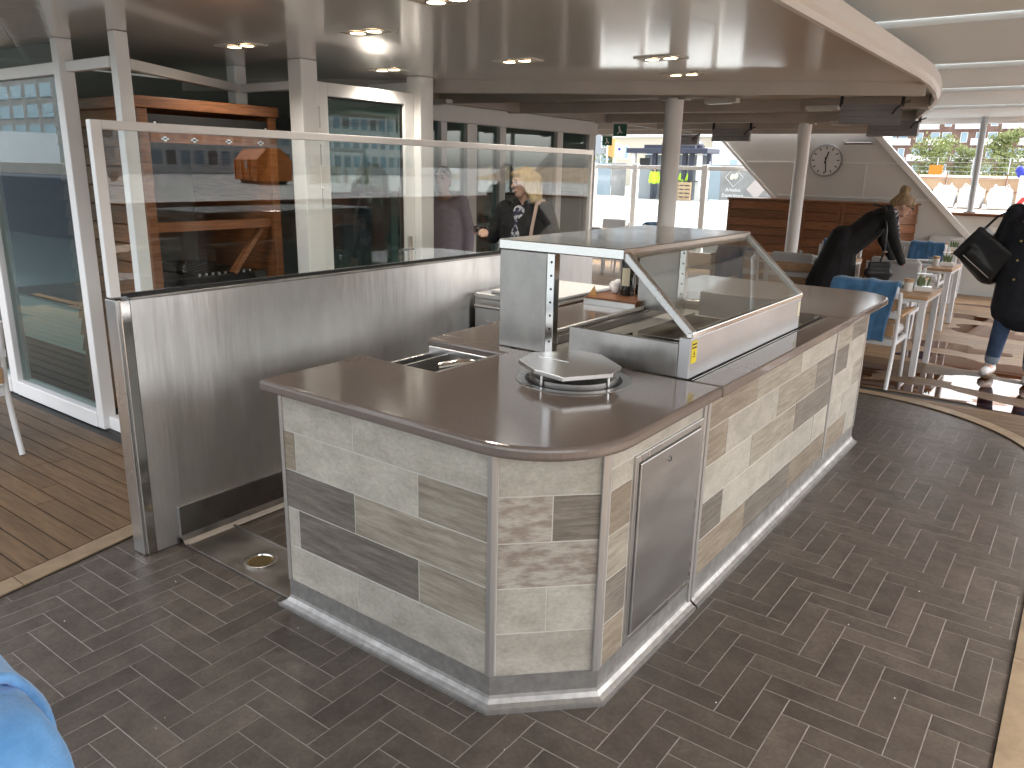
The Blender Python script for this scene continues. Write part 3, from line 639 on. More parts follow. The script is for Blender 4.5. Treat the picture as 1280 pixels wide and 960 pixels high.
# ------------------------------------------------ plate well with octagonal lid
PW = thing('plate_warmer', 'round steel plate well with an octagonal lid set in the brown worktop', 'plate warmer', (-1.545, 2.515, ZT))
c_ = (-1.545, 2.515, ZT)
obj('flange', MB().lathe([(.228, 0), (.226, .003), (.2, .003), (.19, .001)], c_, 40, caps=False), 'steel_dark', PW, smooth=True)
obj('dark_gap', MB().lathe([(.192, .0015), (.175, .0017)], c_, 40, caps=False), 'black', PW)
obj('drum', MB().lathe([(.176, 0), (.176, .022), (.172, .026), (.0, .026)], c_, 40, caps=False), 'steel_dark', PW, smooth=True)
octo = [(-1.735, 2.406), (-1.595, 2.315), (-1.451, 2.287), (-1.341, 2.458), (-1.369, 2.576), (-1.528, 2.698), (-1.628, 2.704), (-1.765, 2.543)]
obj('lid', MB().prism(octo, ZT+.05, ZT+.068), 'steel', PW, bevel=.003)
for x, y in ((-1.575, 2.335), (-1.37, 2.48), (-1.7, 2.47), (-1.56, 2.66)): obj('pin', MB().tube([(x, y, ZT+.003), (x, y, ZT+.0495)], .0055, 10), 'steel_bright', PW, smooth=True)
obj('lid_seam', MB().box((-1.70, 2.497, ZT+.0685), (-1.56, 2.503, ZT+.07)), 'steel_bright', PW)

# ------------------------------------------------ glass-fronted display on the bar
DC = thing('display_case', 'steel food display with sloping glass front standing on the bar', 'display case', (-1.66, 3.5, ZT))
Y0, Y1 = 2.795, 4.2
def pil(y0_, y1_):
    obj('end_panel', MB().box((-2.13, y0_, ZT+.001), (-1.876, y1_, 1.404)), 'steel_panel', DC, bevel=.004)
pil(Y0, Y0+.05); pil(Y1-.05, Y1)
for ya in (Y0, Y1-.05):
    ps = obj('pilaster_strip', MB().box((-1.875, ya, ZT+.001), (-1.835, ya+.04, 1.404)), 'steel_bright', DC, bevel=.002)
    for k in range(7):
        h = obj('bolt_hole', MB().tube([(-1.852, ya-.002, 1.02+k*.058), (-1.852, ya+.001, 1.02+k*.058)], .005, 10), 'black', DC); h.parent = ps; h.matrix_parent_inverse = Matrix()
obj('top', MB().box((-2.135, Y0-.004, 1.405), (-1.50, Y1+.004, 1.45)), 'steel_bright', DC, bevel=.005)
gs0, gs1 = Vector((-1.505, 0, 1.425)), Vector((-1.195, 0, 1.14))
for ya in (Y0+.02, Y1-.02): obj('sloping_bar', MB().bar((gs0.x, ya, gs0.z), (gs1.x, ya, gs1.z), .035, .03, side=(0, 1, 0)), 'steel', DC, bevel=.003)
obj('bottom_bar', MB().box((-1.21, Y0+.001, 1.128), (-1.185, Y1-.001, 1.15)), 'steel_bright', DC, bevel=.003)
dn = Vector((.285, 0, .31)).normalized()*.006
obj('front_glass', MB().pprism([(gs0.x, Y0+.04, gs0.z), (gs1.x-.01, Y0+.04, gs1.z+.009), (gs1.x-.01, Y1-.04, gs1.z+.009), (gs0.x, Y1-.04, gs0.z)], dn), 'glass_case', DC)
obj('front_plate', MB().box((-1.24, Y0, ZT+.001), (-1.19, Y1, 1.127)), 'steel_plate', DC, bevel=.004)
obj('side_plate', MB().box((-1.75, Y0+.001, ZT+.001), (-1.241, Y0+.02, 1.1)), 'steel_panel', DC, bevel=.003)
obj('side_plate', MB().box((-1.75, Y1-.02, ZT+.001), (-1.241, Y1-.001, 1.1)), 'steel_panel', DC, bevel=.003)
st = obj('warning_label', MB().box((-1.1898, Y0+.012, 1.025), (-1.1885, Y0+.062, 1.115)), 'yellow_sticker', DC)
sm_ = obj('label_print', MB().box((-1.1884, Y0+.016, 1.098), (-1.188, Y0+.058, 1.105)).box((-1.1884, Y0+.016, 1.084), (-1.188, Y0+.058, 1.091)).box((-1.1884, Y0+.022, 1.05), (-1.188, Y0+.052, 1.053)).pprism([(-1.1884, Y0+.03, 1.058), (-1.1884, Y0+.044, 1.058), (-1.1884, Y0+.037, 1.075)], (.0004, 0, 0)), 'black', DC); sm_.parent = st; sm_.matrix_parent_inverse = Matrix()
obj('warning_label', MB().box((-1.1898, Y1-.05, 1.03), (-1.1885, Y1-.012, 1.11)), 'paper', DC)
# steel dish rests inside
def tray(x0_, y0_, x1_, y1_, z, h, nm='serving_tray', lab='', grp='serving trays inside the display'):
    t = thing(nm, lab, 'tray', ((x0_+x1_)/2, (y0_+y1_)/2, z), 0, grp)
    obj('base', MB().box((x0_, y0_, z), (x1_, y1_, z+.004)), 'steel', t)
    for a, b in (((x0_, y0_, z+.004), (x0_+.004, y1_, z+h)), ((x1_-.004, y0_, z+.004), (x1_, y1_, z+h)), ((x0_+.004, y0_, z+.004), (x1_-.004, y0_+.004, z+h*.8)), ((x0_+.004, y1_-.004, z+.004), (x1_-.004, y1_, z+h*.8))): obj('side', MB().box(a, b), 'steel_bright', t)
tray(-1.74, 2.98, -1.3, 3.36, .907, .085, lab='steel serving tray nearest the open end of the display')
tray(-1.74, 3.42, -1.3, 4.1, .907, .085, lab='longer steel serving tray further inside the display')

# ------------------------------------------------ steel half wall with glass screen
SC = thing('screen_wall', 'brushed steel half wall topped by a white framed glass screen', 'screen', (-3.28, 3.5, 0))
obj('steel_panel', MB().box((-3.30, 1.665, .004), (-3.24, 5.49, 1.178)), 'wall_steel', SC)
obj('end_post', MB().box((-3.335, 1.605, .004), (-3.245, 1.627, 1.182)).box((-3.335, 1.627, .004), (-3.302, 1.67, 1.182)), 'steel', SC, bevel=.003)
obj('end_channel', MB().box((-3.3, 1.628, .004), (-3.262, 1.664, 1.18)), 'black_gloss', SC)
obj('end_edge', MB().box((-3.258, 1.62, .004), (-3.238, 1.664, 1.181)), 'steel_bright', SC, bevel=.003)
obj('top_cap', MB().box((-3.335, 1.671, 1.1785), (-3.237, 5.49, 1.19)), 'steel_dark', SC, bevel=.002)
obj('skirting', MB().box((-3.239, 1.775, .03), (-3.222, 5.45, .19)), 'steel_dark', SC, bevel=.004)
obj('skirting_cove', MB().sweep([(-3.222, 5.45), (-3.222, 1.775)][::-1], [(0, .045), (.012, .02), (.04, .006), (.04, .004)]), 'tray_steel', SC)
fy0, fy1, fz0, fz1 = 1.597, 5.475, 1.192, 1.905
for nm, a, b in (('stile', (-3.30, fy0, fz0), (-3.265, fy0+.045, fz1)), ('stile', (-3.296, fy1-.022, fz0), (-3.268, fy1, fz1)), ('top_rail', (-3.30, fy0+.046, fz1-.036), (-3.265, fy1-.023, fz1))): obj(nm, MB().box(a, b), 'white_paint', SC, bevel=.003)
obj('bottom_gasket', MB().box((-3.294, fy0+.046, fz0), (-3.271, fy1-.023, fz0+.012)), 'black', SC)
obj('pane', MB().box((-3.287, fy0+.045, fz0+.013), (-3.279, fy1-.023, fz1-.037)), 'glass_screen', SC)
# drain gutter in the floor
GT = thing('drain_tray', 'shallow steel gutter tray let into the floor beside the bar', 'drain tray', (-2.84, 1.9, 0))
obj('tray', MB().box((-3.21, 1.785, .001), (-2.43, 2.035, .005)), 'tray_steel', GT)
obj('rim', MB().box((-3.21, 1.777, .001), (-2.43, 1.785, .012)).box((-3.21, 2.035, .001), (-2.43, 2.046, .014)), 'tray_steel', GT, bevel=.002)
DRN = thing('floor_drain', 'round perforated steel drain in the gutter tray', 'drain', (-2.79, 1.9, .006))
dc = (-2.79, 1.9, .0052)
obj('ring', MB().lathe([(.074, 0), (.074, .006), (.068, .008), (.058, .006), (.056, .001)], dc, 30, caps=False), 'steel_bright', DRN, smooth=True)
obj('grate', MB().lathe([(.057, .001), (.0, .0012)], dc, 30, caps=False), 'brass', DRN)
mb = MB()
for i in range(-4, 5):
    for j in range(-4, 5):
        x, y = i*.0115, j*.0115
        if x*x+y*y < .049**2: mb.lathe([(.0034, .0016), (0, .0017)], (dc[0]+x, dc[1]+y, dc[2]), 8, caps=False)
o = obj('grate_holes', mb, 'black', DRN); o['kind'] = 'stuff'
# ------------------------------------------------ steel refrigerated cabinet behind
FR = thing('steel_cabinet', 'low steel cabinet with handles standing against the steel wall', 'cabinet', (-2.88, 4.35, 0))
obj('body', MB().box((-3.215, 3.95, .05), (-2.56, 4.75, .93)), 'steel', FR, bevel=.006)
obj('top_plate', MB().box((-3.2, 3.93, .931), (-2.54, 4.76, .965)), 'steel_bright', FR, bevel=.006)
obj('white_board', MB().box((-3.12, 4.0, .966), (-2.6, 4.7, .985)), 'napkin', FR, bevel=.004)
obj('front_rail', MB().tube([(-3.18, 3.915, .885), (-2.6, 3.915, .885)], .014), 'steel_bright', FR)
obj('door', MB().box((-2.98, 3.925, .1), (-2.62, 3.948, .85)), 'steel', FR, bevel=.004)
obj('handle', MB().box((-2.965, 3.9, .62), (-2.945, 3.922, .8)), 'black', FR, bevel=.003)
obj('dial', MB().tube([(-3.1, 3.935, .78), (-3.1, 3.949, .78)], .015, 12).tube([(-3.04, 3.935, .78), (-3.04, 3.949, .78)], .015, 12), 'steel_bright', FR)
for x in (-3.17, -2.61):
    for y in (4.0, 4.7): obj('foot', MB().tube([(x, y, .0), (x, y, .05)], .02), 'steel_dark', FR)
# bottles on the back worktop
bprof = [(.0, 0), (.043, .0), (.0445, .012), (.0445, .2), (.04, .235), (.018, .275), (.0155, .35), (.018, .352), (.018, .372), (.0, .372)]
bp = None
for i, (x, y, lab) in enumerate(((-2.27, 4.28, 'dark wine bottle with a cream label, nearer of the two behind the display'), (-2.22, 4.38, 'dark wine bottle half hidden behind the other bottle'))):
    t = thing('wine_bottle', lab, 'bottle', (x, y, ZT+.05), R(20), 'wine bottles behind the display')
    obj('glass_body', MB().lathe(bprof, n=20, caps=False), 'bottle', t, world=False, smooth=True)
    A = [R(-130+i_*8) for i_ in range(9)]; mb = MB().add([(.0452*math.cos(a), .0452*math.sin(a), z) for z in (.06, .17) for a in A], [(k, k+1, k+10, k+9) for k in range(8)])
    obj('paper_label', mb, 'paper', t, world=False)
BD = thing('wooden_box', 'low brown wooden tray under the wine bottles', 'wooden tray', (-2.27, 4.27, ZT)); obj('tray_board', MB().box((-2.45, 4.08, ZT+.001), (-2.1, 4.5, ZT+.048)), 'teak_dark', BD, bevel=.004); obj('steel_front', MB().box((-2.45, 4.066, ZT+.001), (-2.1, 4.079, ZT+.035)), 'steel', BD)
mb = MB()
for i in range(7): mb.ball((-2.36+random.uniform(-.03, .03), 4.3+random.uniform(-.02, .03), ZT+.09+random.uniform(-.02, .03)), (.03, .03, .028))
tag(blob('crumpled_napkin', mb, 'napkin', None, .006), 'crumpled white napkin beside the wine bottles', 'napkin')
tag(obj('folded_cloth', MB().add([(-2.44, 4.1, ZT+.049), (-2.39, 4.12, ZT+.049), (-2.42, 4.17, ZT+.049), (-2.415, 4.13, ZT+.11)], [(0, 2, 1), (0, 1, 3), (1, 2, 3), (2, 0, 3)]), 'orange_cloth'), 'small peaked orange cloth on the wooden tray', 'cloth')

# ============================================================ CEILING FITTINGS
def clabel(i): return ['twin downlight above the middle of the steel screen', 'twin downlight above the teak cabinet', 'twin downlight in front of the white glass door', 'twin downlight above the far half of the screen', 'twin downlight nearer of the pair above the far end of the bar', 'twin downlight further of the pair above the far end of the bar', 'twin downlight at the top edge above the bar'][i]
for i, (x, y) in enumerate([(-3.29, 3.11), (-4.36, 3.09), (-4.39, 4.36), (-3.25, 4.41), (-2.37, 4.73), (-2.59, 5.55), (-2.38, 2.72)]):
    t = thing('ceiling_light', clabel(i), 'ceiling light', (x, y, Z), 0, 'twin downlights in the glossy ceiling')
    mb = MB().box((-.15, -.085, -.008), (.15, -.07, -.001)).box((-.15, .07, -.008), (.15, .085, -.001)).box((-.15, -.07, -.008), (-.135, .07, -.001)).box((.135, -.07, -.008), (.15, .07, -.001))
    sl = bpy.data.lights.new('downlight_beam', 'SPOT'); sl.energy = 5.5; sl.spot_size = R(150); sl.spot_blend = .8; sl.shadow_soft_size = .06; sl.color = (1, .91, .8)
    so = bpy.data.objects.new('downlight_beam', sl); COL.objects.link(so); so.parent = t; so.location = (0, 0, -.03)
    obj('frame', mb, 'fixture', t, world=False); obj('backing', MB().box((-.135, -.07, -.004), (.135, .07, -.0015)), 'lamp_off', t, world=False)
    for sx in (-.062, .062):
        l = obj('lamp', MB().lathe([(.05, -.0045), (.047, -.012), (.04, -.011)], (sx, 0, 0), 20, caps=False), 'steel_bright', t, world=False)
        b_ = obj('bulb', MB().lathe([(.04, -.0105), (0, -.0105)][::-1], (sx, 0, 0), 20, caps=False), 'lamp_glow', t, world=False); b_.parent = l; b_.matrix_parent_inverse = Matrix()
def heater(a, b, z, lab):
    a, b = Vector((*a, 0)), Vector((*b, 0)); L_ = (b-a).length; c = (a+b)/2; rz = math.atan2((b-a).y, (b-a).x)
    t = thing('radiant_heater', lab, 'heater', (c.x, c.y, z), rz, 'grey radiant heaters under the beams')
    top_ = [(-L_/2, y_*1.25, z_*1.25) for y_, z_ in ((-.005, 0), (-.03, -.04), (-.022, -.045), (-.042, -.085), (-.034, -.09), (-.052, -.13), (-.045, -.14), (.05, -.14), (.06, 0))]
    obj('ribbed_case', MB().pprism(top_, (L_, 0, 0)), 'grey_fixture', t, world=False)
    obj('cable', MB().tube([(L_/2-.08, -.06, -.09), (L_/2-.05, -.05, -.04), (L_/2+.0, -.02, -.0), (L_/2+.06, .04, .03)], .008, 8), 'black', t, world=False)
    for s in (-1, 1): obj('bracket', MB().box((s*L_/2-.015, -.0, -.02), (s*L_/2+.015, .04, .115)), 'black', t, world=False)
heater((-2.14, 8.08), (-1.63, 8.2), 2.4, 'nearer grey radiant heater hanging at the right edge of the ceiling')
heater((-2.43, 10.48), (-1.88, 10.5), 2.395, 'further grey radiant heater hanging just above the clock wall corner')
heater((-4.92, 11.72), (-4.38, 11.82), 2.395, 'grey radiant heater under the far beam beside the second column')
heater((-6.2, 13.2), (-5.82, 13.25), 2.395, 'small radiant heater seen right behind the nearer column')
for x, y, lab in ((-2.9, 7.05, 'small white light box under the ceiling right of the nearer column'), (-2.33, 8.15, 'small white light box beside the nearer grey heater'), (-2.72, 10.45, 'small white light box beside the further grey heater'), (-5.5, 6.15, 'small white light box by the deckhouse corner post')):
    t = thing('light_box', lab, 'light fixture', (x, y, 2.40), 0, 'small light boxes on the beams')
    obj('housing', MB().box((-.15, -.05, -.04), (.15, .05, 0)), 'fixture', t, world=False, bevel=.005); obj('diffuser', MB().box((-.13, -.035, -.048), (.08, .035, -.0405)), 'lamp_off', t, world=False)
for x, y, lab in ((-5.44, 9.78, 'green exit sign hanging left of the nearer column'), (-7.6, 13.2, 'green exit sign hanging in front of the flags')):
    t = thing('exit_sign', lab, 'exit sign', (x, y, 2.4), R(30), 'green exit signs')
    obj('bracket', MB().box((-.11, -.03, -.03), (.11, .03, 0)), 'fixture', t, world=False); s_ = obj('sign_plate', MB().box((-.09, -.012, -.19), (.09, .012, -.03)), 'green_sign', t, world=False, bevel=.003)
    p_ = obj('running_figure', MB().ball((-.015, -.014, -.07), (.013, .003, .013)).bar((-.015, -.014, -.085), (0, -.014, -.12), .022, .004, side=(1, 0, 0)).bar((0, -.014, -.12), (-.035, -.014, -.16), .014, .004, side=(1, 0, 0)).bar((0, -.014, -.12), (.03, -.014, -.15), .014, .004, side=(1, 0, 0)), 'sign_white', t, world=False); p_.parent = s_; p_.matrix_parent_inverse = Matrix()
# columns
for x, y, lab in ((-3.29, 6.9, 'white round column nearer the display case'), (-3.27, 10.78, 'white round column further back in front of the teak locker')):
    t = thing('column', lab, 'column', (x, y, 0), 0, 'white round columns')
    obj('shaft', MB().tube([(0, 0, .01), (0, 0, 2.399)], .083, 32), 'white_paint', t, world=False, smooth=True)
    obj('collar', MB().box((-.13, -.06, 2.385), (.13, .06, 2.3995)), 'beam', t, world=False); obj('base_ring', MB().lathe([(.11, .011), (.11, .02), (.084, .03)], n=32, caps=False), 'white_paint', t, world=False, smooth=True)
t = thing('stanchion', 'grey awning pole rising from the white bulwark', 'pole', (-1.62, 14.1, 1.245)); obj('pole', MB().tube([(0, 0, 0), (-.02, 0, 1.45)], .048, 16), 'galv', t, world=False, smooth=True); obj('foot_plate', MB().box((-.08, -.06, 0), (.08, .06, .02)), 'galv', t, world=False)
# strip lamp high on clock wall
t = thing('wall_lamp', 'small strip lamp high on the clock wall', 'wall lamp', (-3.35, 13.95, 2.27)); obj('tube', MB().tube([(-.2, 0, 0), (.2, 0, 0)], .022, 12), 'steel_bright', t, world=False, smooth=True); obj('holder', MB().box((-.24, 0, -.03), (-.2, .045, .03)).box((.2, 0, -.03), (.24, .045, .03)), 'fixture', t, world=False)

# windscreen aft
WS = thing('windscreen', 'white framed glass windscreen along the aft deck edge', 'windscreen', (-7, 14.25, 0))
px_ = [-9.8, -8.48, -7.52, -6.06, -4.4]
for x in px_[:-1]: obj('post', MB().box((x-.055, 14.2, .01), (x+.055, 14.3, 1.9)), 'white_paint', WS, bevel=.01)
for a, b in zip(px_, px_[1:]):
    obj('rail', MB().box((a+.056, 14.22, 1.80), (b-.056, 14.28, 1.875)), 'white_paint', WS, bevel=.006); obj('pane', MB().box((a+.056, 14.245, .25), (b-.056, 14.255, 1.799)), 'glass_clear', WS); obj('rail', MB().box((a+.056, 14.22, .1), (b-.056, 14.28, .25)), 'white_paint', WS, bevel=.006)

# teak locker with louvred front
LK = thing('teak_locker', 'long dark teak locker with louvred doors below the clock', 'locker', (-3.8, 13.5, 0))
lp = [(-5.2, 13.32), (-2.64, 13.32), (-2.32, 13.9), (-5.2, 13.9)]
obj('carcass', MB().prism(lp, .01, 1.33), 'teak_dark', LK); obj('top_board', MB().prism([(-5.22, 13.29), (-2.62, 13.29), (-2.28, 13.91), (-5.22, 13.91)], 1.331, 1.36), 'teak_dark', LK, bevel=.006)
def slat_bay(x0_, x1_):
    for s_ in (x0_, x1_-.05): obj('stile', MB().box((s_, 13.292, .02), (s_+.05, 13.319, 1.33)), 'teak_dark', LK, bevel=.003)
    for k in range(9):
        z = .06+k*.14; obj('slat', MB().pprism([(x0_+.051, 13.318, z), (x0_+.051, 13.296, z+.004), (x0_+.051, 13.306, z+.13), (x0_+.051, 13.318, z+.13)], (x1_-x0_-.102, 0, 0)), 'teak_dark', LK)
slat_bay(-5.19, -3.93); slat_bay(-3.925, -3.32); slat_bay(-3.315, -2.66)
for k in range(9):
    z = .06+k*.14; a = Vector((-2.635, 13.34)); b = Vector((-2.325, 13.9)); n2 = Vector((b-a).normalized().yx); n2 = Vector((n2.x, -n2.y))
    obj('slat', MB().pprism([(a.x, a.y, z), (a.x+n2.x*.022, a.y+n2.y*.022, z+.004), (a.x+n2.x*.012, a.y+n2.y*.012, z+.13), (a.x, a.y, z+.13)], (b.x-a.x, b.y-a.y, 0)), 'teak_light' if False else 'teak_dark', LK)

# clock
CK = thing('wall_clock', 'round white station clock with black bars and hands on the white wall', 'clock', (-3.83, 13.985, 2.0))
def disc(r, y, n=48, c=(0, 0)): return [(c[0]+r*math.cos(2*math.pi*i/n), y, c[1]+r*math.sin(2*math.pi*i/n)) for i in range(n)]
obj('case', MB().pprism(disc(.262, -.05), (0, .05, 0)), 'grey_fixture', CK, world=False, bevel=.01); obj('dial', MB().pprism(disc(.24, -.053), (0, .002, 0)), 'sign_white', CK, world=False)
for k in range(12):
    a = R(30*k); dv = Vector((math.sin(a), 0, math.cos(a))); obj('hour_mark', MB().bar(dv*.178+Vector((0, -.0555, 0)), dv*.225+Vector((0, -.0555, 0)), .016, .002, side=dv.cross(Vector((0, 1, 0)))), 'black', CK, world=False)
mb = MB()
for k in range(60):
    if k % 5: a = R(6*k); dv = Vector((math.sin(a), 0, math.cos(a))); mb.bar(dv*.216+Vector((0, -.0555, 0)), dv*.226+Vector((0, -.0555, 0)), .004, .002, side=dv.cross(Vector((0, 1, 0))))
o = obj('minute_marks', mb, 'black', CK, world=False); o['kind'] = 'stuff'
for nm, ang, a0, a1, wd, yy in (('hour_hand', 15, -.05, .14, .02, -.058), ('minute_hand', 172, -.05, .2, .016, -.061)):
    dv = Vector((math.sin(R(ang)), 0, math.cos(R(ang)))); obj(nm, MB().bar(dv*a0+Vector((0, yy, 0)), dv*a1+Vector((0, yy, 0)), wd, .002, side=dv.cross(Vector((0, 1, 0)))), 'black', CK, world=False)

# teak cabinet in the deckhouse niche
TC = thing('teak_cabinet', 'tall teak cabinet with louvred side and open front behind the glass screen', 'cabinet', (-5.3, 3.2, 0))
X1, X0, YA, YB, ZC = -4.8, -5.85, 2.62, 3.62, 2.06
obj('back', MB().box((X0, YA+.03, .013), (X0+.03, YB-.03, ZC)), 'teak_dark', TC); obj('side_board', MB().box((X0, YB-.03, .013), (X1, YB, ZC)), 'teak_dark', TC); obj('side_board', MB().box((X0, YA+.02, .013), (X1, YA+.04, ZC)), 'teak_dark', TC)
obj('top_board', MB().box((X0-.05, YA-.03, ZC+.001), (X1+.05, YB+.02, ZC+.07)), 'teak_dark', TC, bevel=.006)
k = 0; z = .03
while z < ZC-.1:
    obj('slat', MB().pprism([(X0+.02, YA+.019, z), (X0+.02, YA-.016, z+.01), (X0+.02, YA+.006, z+.115), (X0+.02, YA+.019, z+.115)], (X1-X0-.06, 0, 0)), 'teak_dark', TC); z += .12
for ya in (YA, YB-.06): obj('stile', MB().box((X1+.001, ya, .013), (X1+.04, ya+.06, ZC)), 'teak_dark', TC, bevel=.004)
obj('roller_slot', MB().box((X1-.02, YA+.061, 1.93), (X1+.02, YB-.061, 2.03)), 'black', TC)
obj('roller_rail', MB().box((X1+.001, YA+.061, 1.86), (X1+.045, YB-.061, 1.925)), 'teak_dark', TC, bevel=.004)
for ya in (2.75, 2.95, 3.2, 3.45): obj('rail_clip', MB().box((X1+.046, ya, 1.88), (X1+.05, ya+.05, 1.89)).box((X1+.046, ya+.015, 1.87), (X1+.05, ya+.035, 1.9)), 'steel_bright', TC)
for ya in (YA+.08, YB-.11): obj('slot_bracket', MB().box((X1+.021, ya, 1.94), (X1+.03, ya+.05, 1.955)).box((X1+.021, ya+.02, 1.955), (X1+.03, ya+.035, 1.985)), 'steel_bright', TC)
obj('shelf', MB().box((X0+.031, YA+.05, .9), (X1, YB-.031, .94)), 'teak_dark', TC); obj('cross_rail', MB().box((X1-.04, YA+.061, 1.31), (X1, YB-.061, 1.37)), 'teak_dark', TC)
obj('brace', MB().bar((X1-.05, 3.25, 1.0), (X1-.05, 3.5, 1.3), .05, .03, side=(1, 0, 0)), 'teak_dark', TC)
gd = obj('griddle', MB().box((X0+.1, YA+.08, .941), (X1-.03, YB-.1, 1.0)), 'black_gloss', TC, bevel=.004)
for i in range(9):
    q = obj('griddle_rib', MB().box((X0+.15, 3.0+i*.05, 1.001), (X1-.08, 3.02+i*.05, 1.012)), 'steel_dark', TC); q.parent = gd; q.matrix_parent_inverse = Matrix()
obj('inner_panel', MB().box((X0+.031, YA+.05, .945), (X0+.045, YB-.031, ZC)), 'dark_inside', TC)

# ============================================================ FURNITURE
def make_chair(label, loc, rz):
    t = thing('deck_chair', label, 'chair', loc, rz, 'white framed deck chairs')
    for s in (-1, 1):
        obj('leg', MB().tube([(s*.27, -.34, .011), (s*.27, -.285, .22), (s*.27, -.25, .42), (s*.27, -.265, .6), (s*.27, -.30, .83)], .017, 10), 'metal_white', t, world=False, smooth=True)
        obj('leg', MB().tube([(s*.27, .27, .011), (s*.27, .235, .4), (s*.27, .21, .622)], .0165, 10), 'metal_white', t, world=False, smooth=True)
        obj('armrest', MB().box((s*.27-.032, -.255, .623), (s*.27+.032, .27, .648)), 'teak_light', t, world=False, bevel=.008)
        obj('side_rail', MB().bar((s*.27, -.25, .40), (s*.27, .235, .40), .025, .035), 'metal_white', t, world=False)
    obj('front_rail', MB().box((-.254, .215, .385), (.254, .24, .415)), 'metal_white', t, world=False); obj('rear_rail', MB().box((-.254, -.265, .375), (.254, -.24, .425)), 'metal_white', t, world=False)
    for z, h in ((.455, .1), (.675, .1)): obj('back_slat', MB().box((-.252, -.285, z), (.252, -.262, z+h)), 'teak_light', t, world=False, bevel=.003)
    obj('back_slat', MB().box((-.252, -.272, .562), (.252, -.25, .605)), 'teak_light', t, world=False, bevel=.003)
    obj('back_band', MB().box((-.285, -.288, .612), (.285, -.265, .66)), 'metal_white', t, world=False)
    obj('seat_cushion', MB().box((-.245, -.23, .425), (.245, .25, .50)), 'cushion', t, world=False, bevel=.03, seg=3)
    a = obj('back_cushion', MB().pprism([(-.245, -.235, .5), (-.245, -.165, .5), (-.245, -.215, .885), (-.245, -.285, .885)], (.49, 0, 0)), 'cushion', t, world=False, bevel=.03, seg=3)
    return t
def blanket(label, loc, rz, width=.46, front=.3, rear=.42, xoff=0, m='blanket', seed=1, hi=0, wrap=None):
    rr = random.Random(seed); path = []
    F = lambda s, a, b: a+(b-a)*s
    for i in range(8): s = i/7; path.append((F(s, -.155-.04*(front/.3)*0, -.195), F(s, .9-front, .885)))
    path[-1] = (-.195, .885)
    for a in (20, 60, 100, 140, 165): path.append((-.25-.058*math.cos(R(180-a))*-1*-1 if False else -.25+.058*math.cos(R(a)), .885+.03*math.sin(R(a))+hi))
    for i in range(1, 12): s = i/11; path.append((-.312-.012*math.sin(s*3), .885-rear*s))
    nx = 26; mb = MB(); p1_, p2_ = rr.uniform(0, 6), rr.uniform(0, 6)
    for j, (y, z) in enumerate(path):
        t_ = j/len(path); wv = 1+.06*math.sin(t_*5+p1_)
        for i in range(nx+1):
            u = i/nx-.5; fold = .012*math.sin(u*15+p1_+t_*2)+.008*math.sin(u*27+p2_); drop = .03*math.sin(u*6+p2_) if j > 18 or j < 3 else 0
            sgn = 1 if j < 9 else -1
            mb.v.append((u*width*wv+xoff+.015*math.sin(t_*6+p2_), y+sgn*(abs(fold)*.8*(0.3 if 7 <= j <= 12 else 1)+hi*(0 if 7 <= j <= 12 else .8)), z+drop+(fold*.4 if 7 <= j <= 12 else 0)+hi*0))
    if wrap:
        for i_, (x, y, z) in enumerate(mb.v):
            ex = abs(x)-wrap
            if ex > 0: mb.v[i_] = (math.copysign(wrap+.035*(1-math.exp(-ex/.03)), x), -.25+(y+.25)*max(.3, 1-ex*1.5), z-max(0, ex-.02)*1.0)
    n1 = nx+1
    for j in range(len(path)-1):
        for i in range(nx): mb.f.append((j*n1+i, j*n1+i+1, (j+1)*n1+i+1, (j+1)*n1+i))
    o = obj('blanket', mb, m, None, smooth=False); o.data.polygons.foreach_set('use_smooth', [True]*len(o.data.polygons))
    s_ = o.modifiers.new('s', 'SOLIDIFY'); s_.thickness = .02; s_.offset = 0; sb = o.modifiers.new('u', 'SUBSURF'); sb.levels = 1; sb.render_levels = 1
    o.location = loc; o.rotation_euler = (0, 0, rz); tag(o, label, 'blanket', 'blue fleece blankets'); return o
def make_table(label, loc, rz=0, s=.78):
    t = thing('deck_table', label, 'table', loc, rz, 'teak topped deck tables'); h = s/2
    for k in range(6):
        w_ = s/6; obj('top_plank', MB().box((-h, -h+k*w_+.002, .712), (h, -h+(k+1)*w_-.002, .742)), 'teak_light', t, world=False, bevel=.002)
    obj('apron', MB().box((-h+.006, -h+.006, .685), (h-.006, -h+.03, .711)).box((-h+.006, h-.03, .685), (h-.006, h-.006, .711)).box((-h+.006, -h+.03, .685), (-h+.03, h-.03, .711)).box((h-.03, -h+.03, .685), (h-.006, h-.03, .711)), 'metal_white', t, world=False)
    for sx in (-1, 1):
        for sy in (-1, 1): obj('leg', MB().box((sx*(h-.035)-.025, sy*(h-.045)-.035, .011), (sx*(h-.035)+.025, sy*(h-.045)+.035, .6845)), 'metal_white', t, world=False, bevel=.004)
    return t
C0 = make_chair('deck chair with blue blanket turned away at the end of the bar', (-1.47, 7.33, 0), 0)
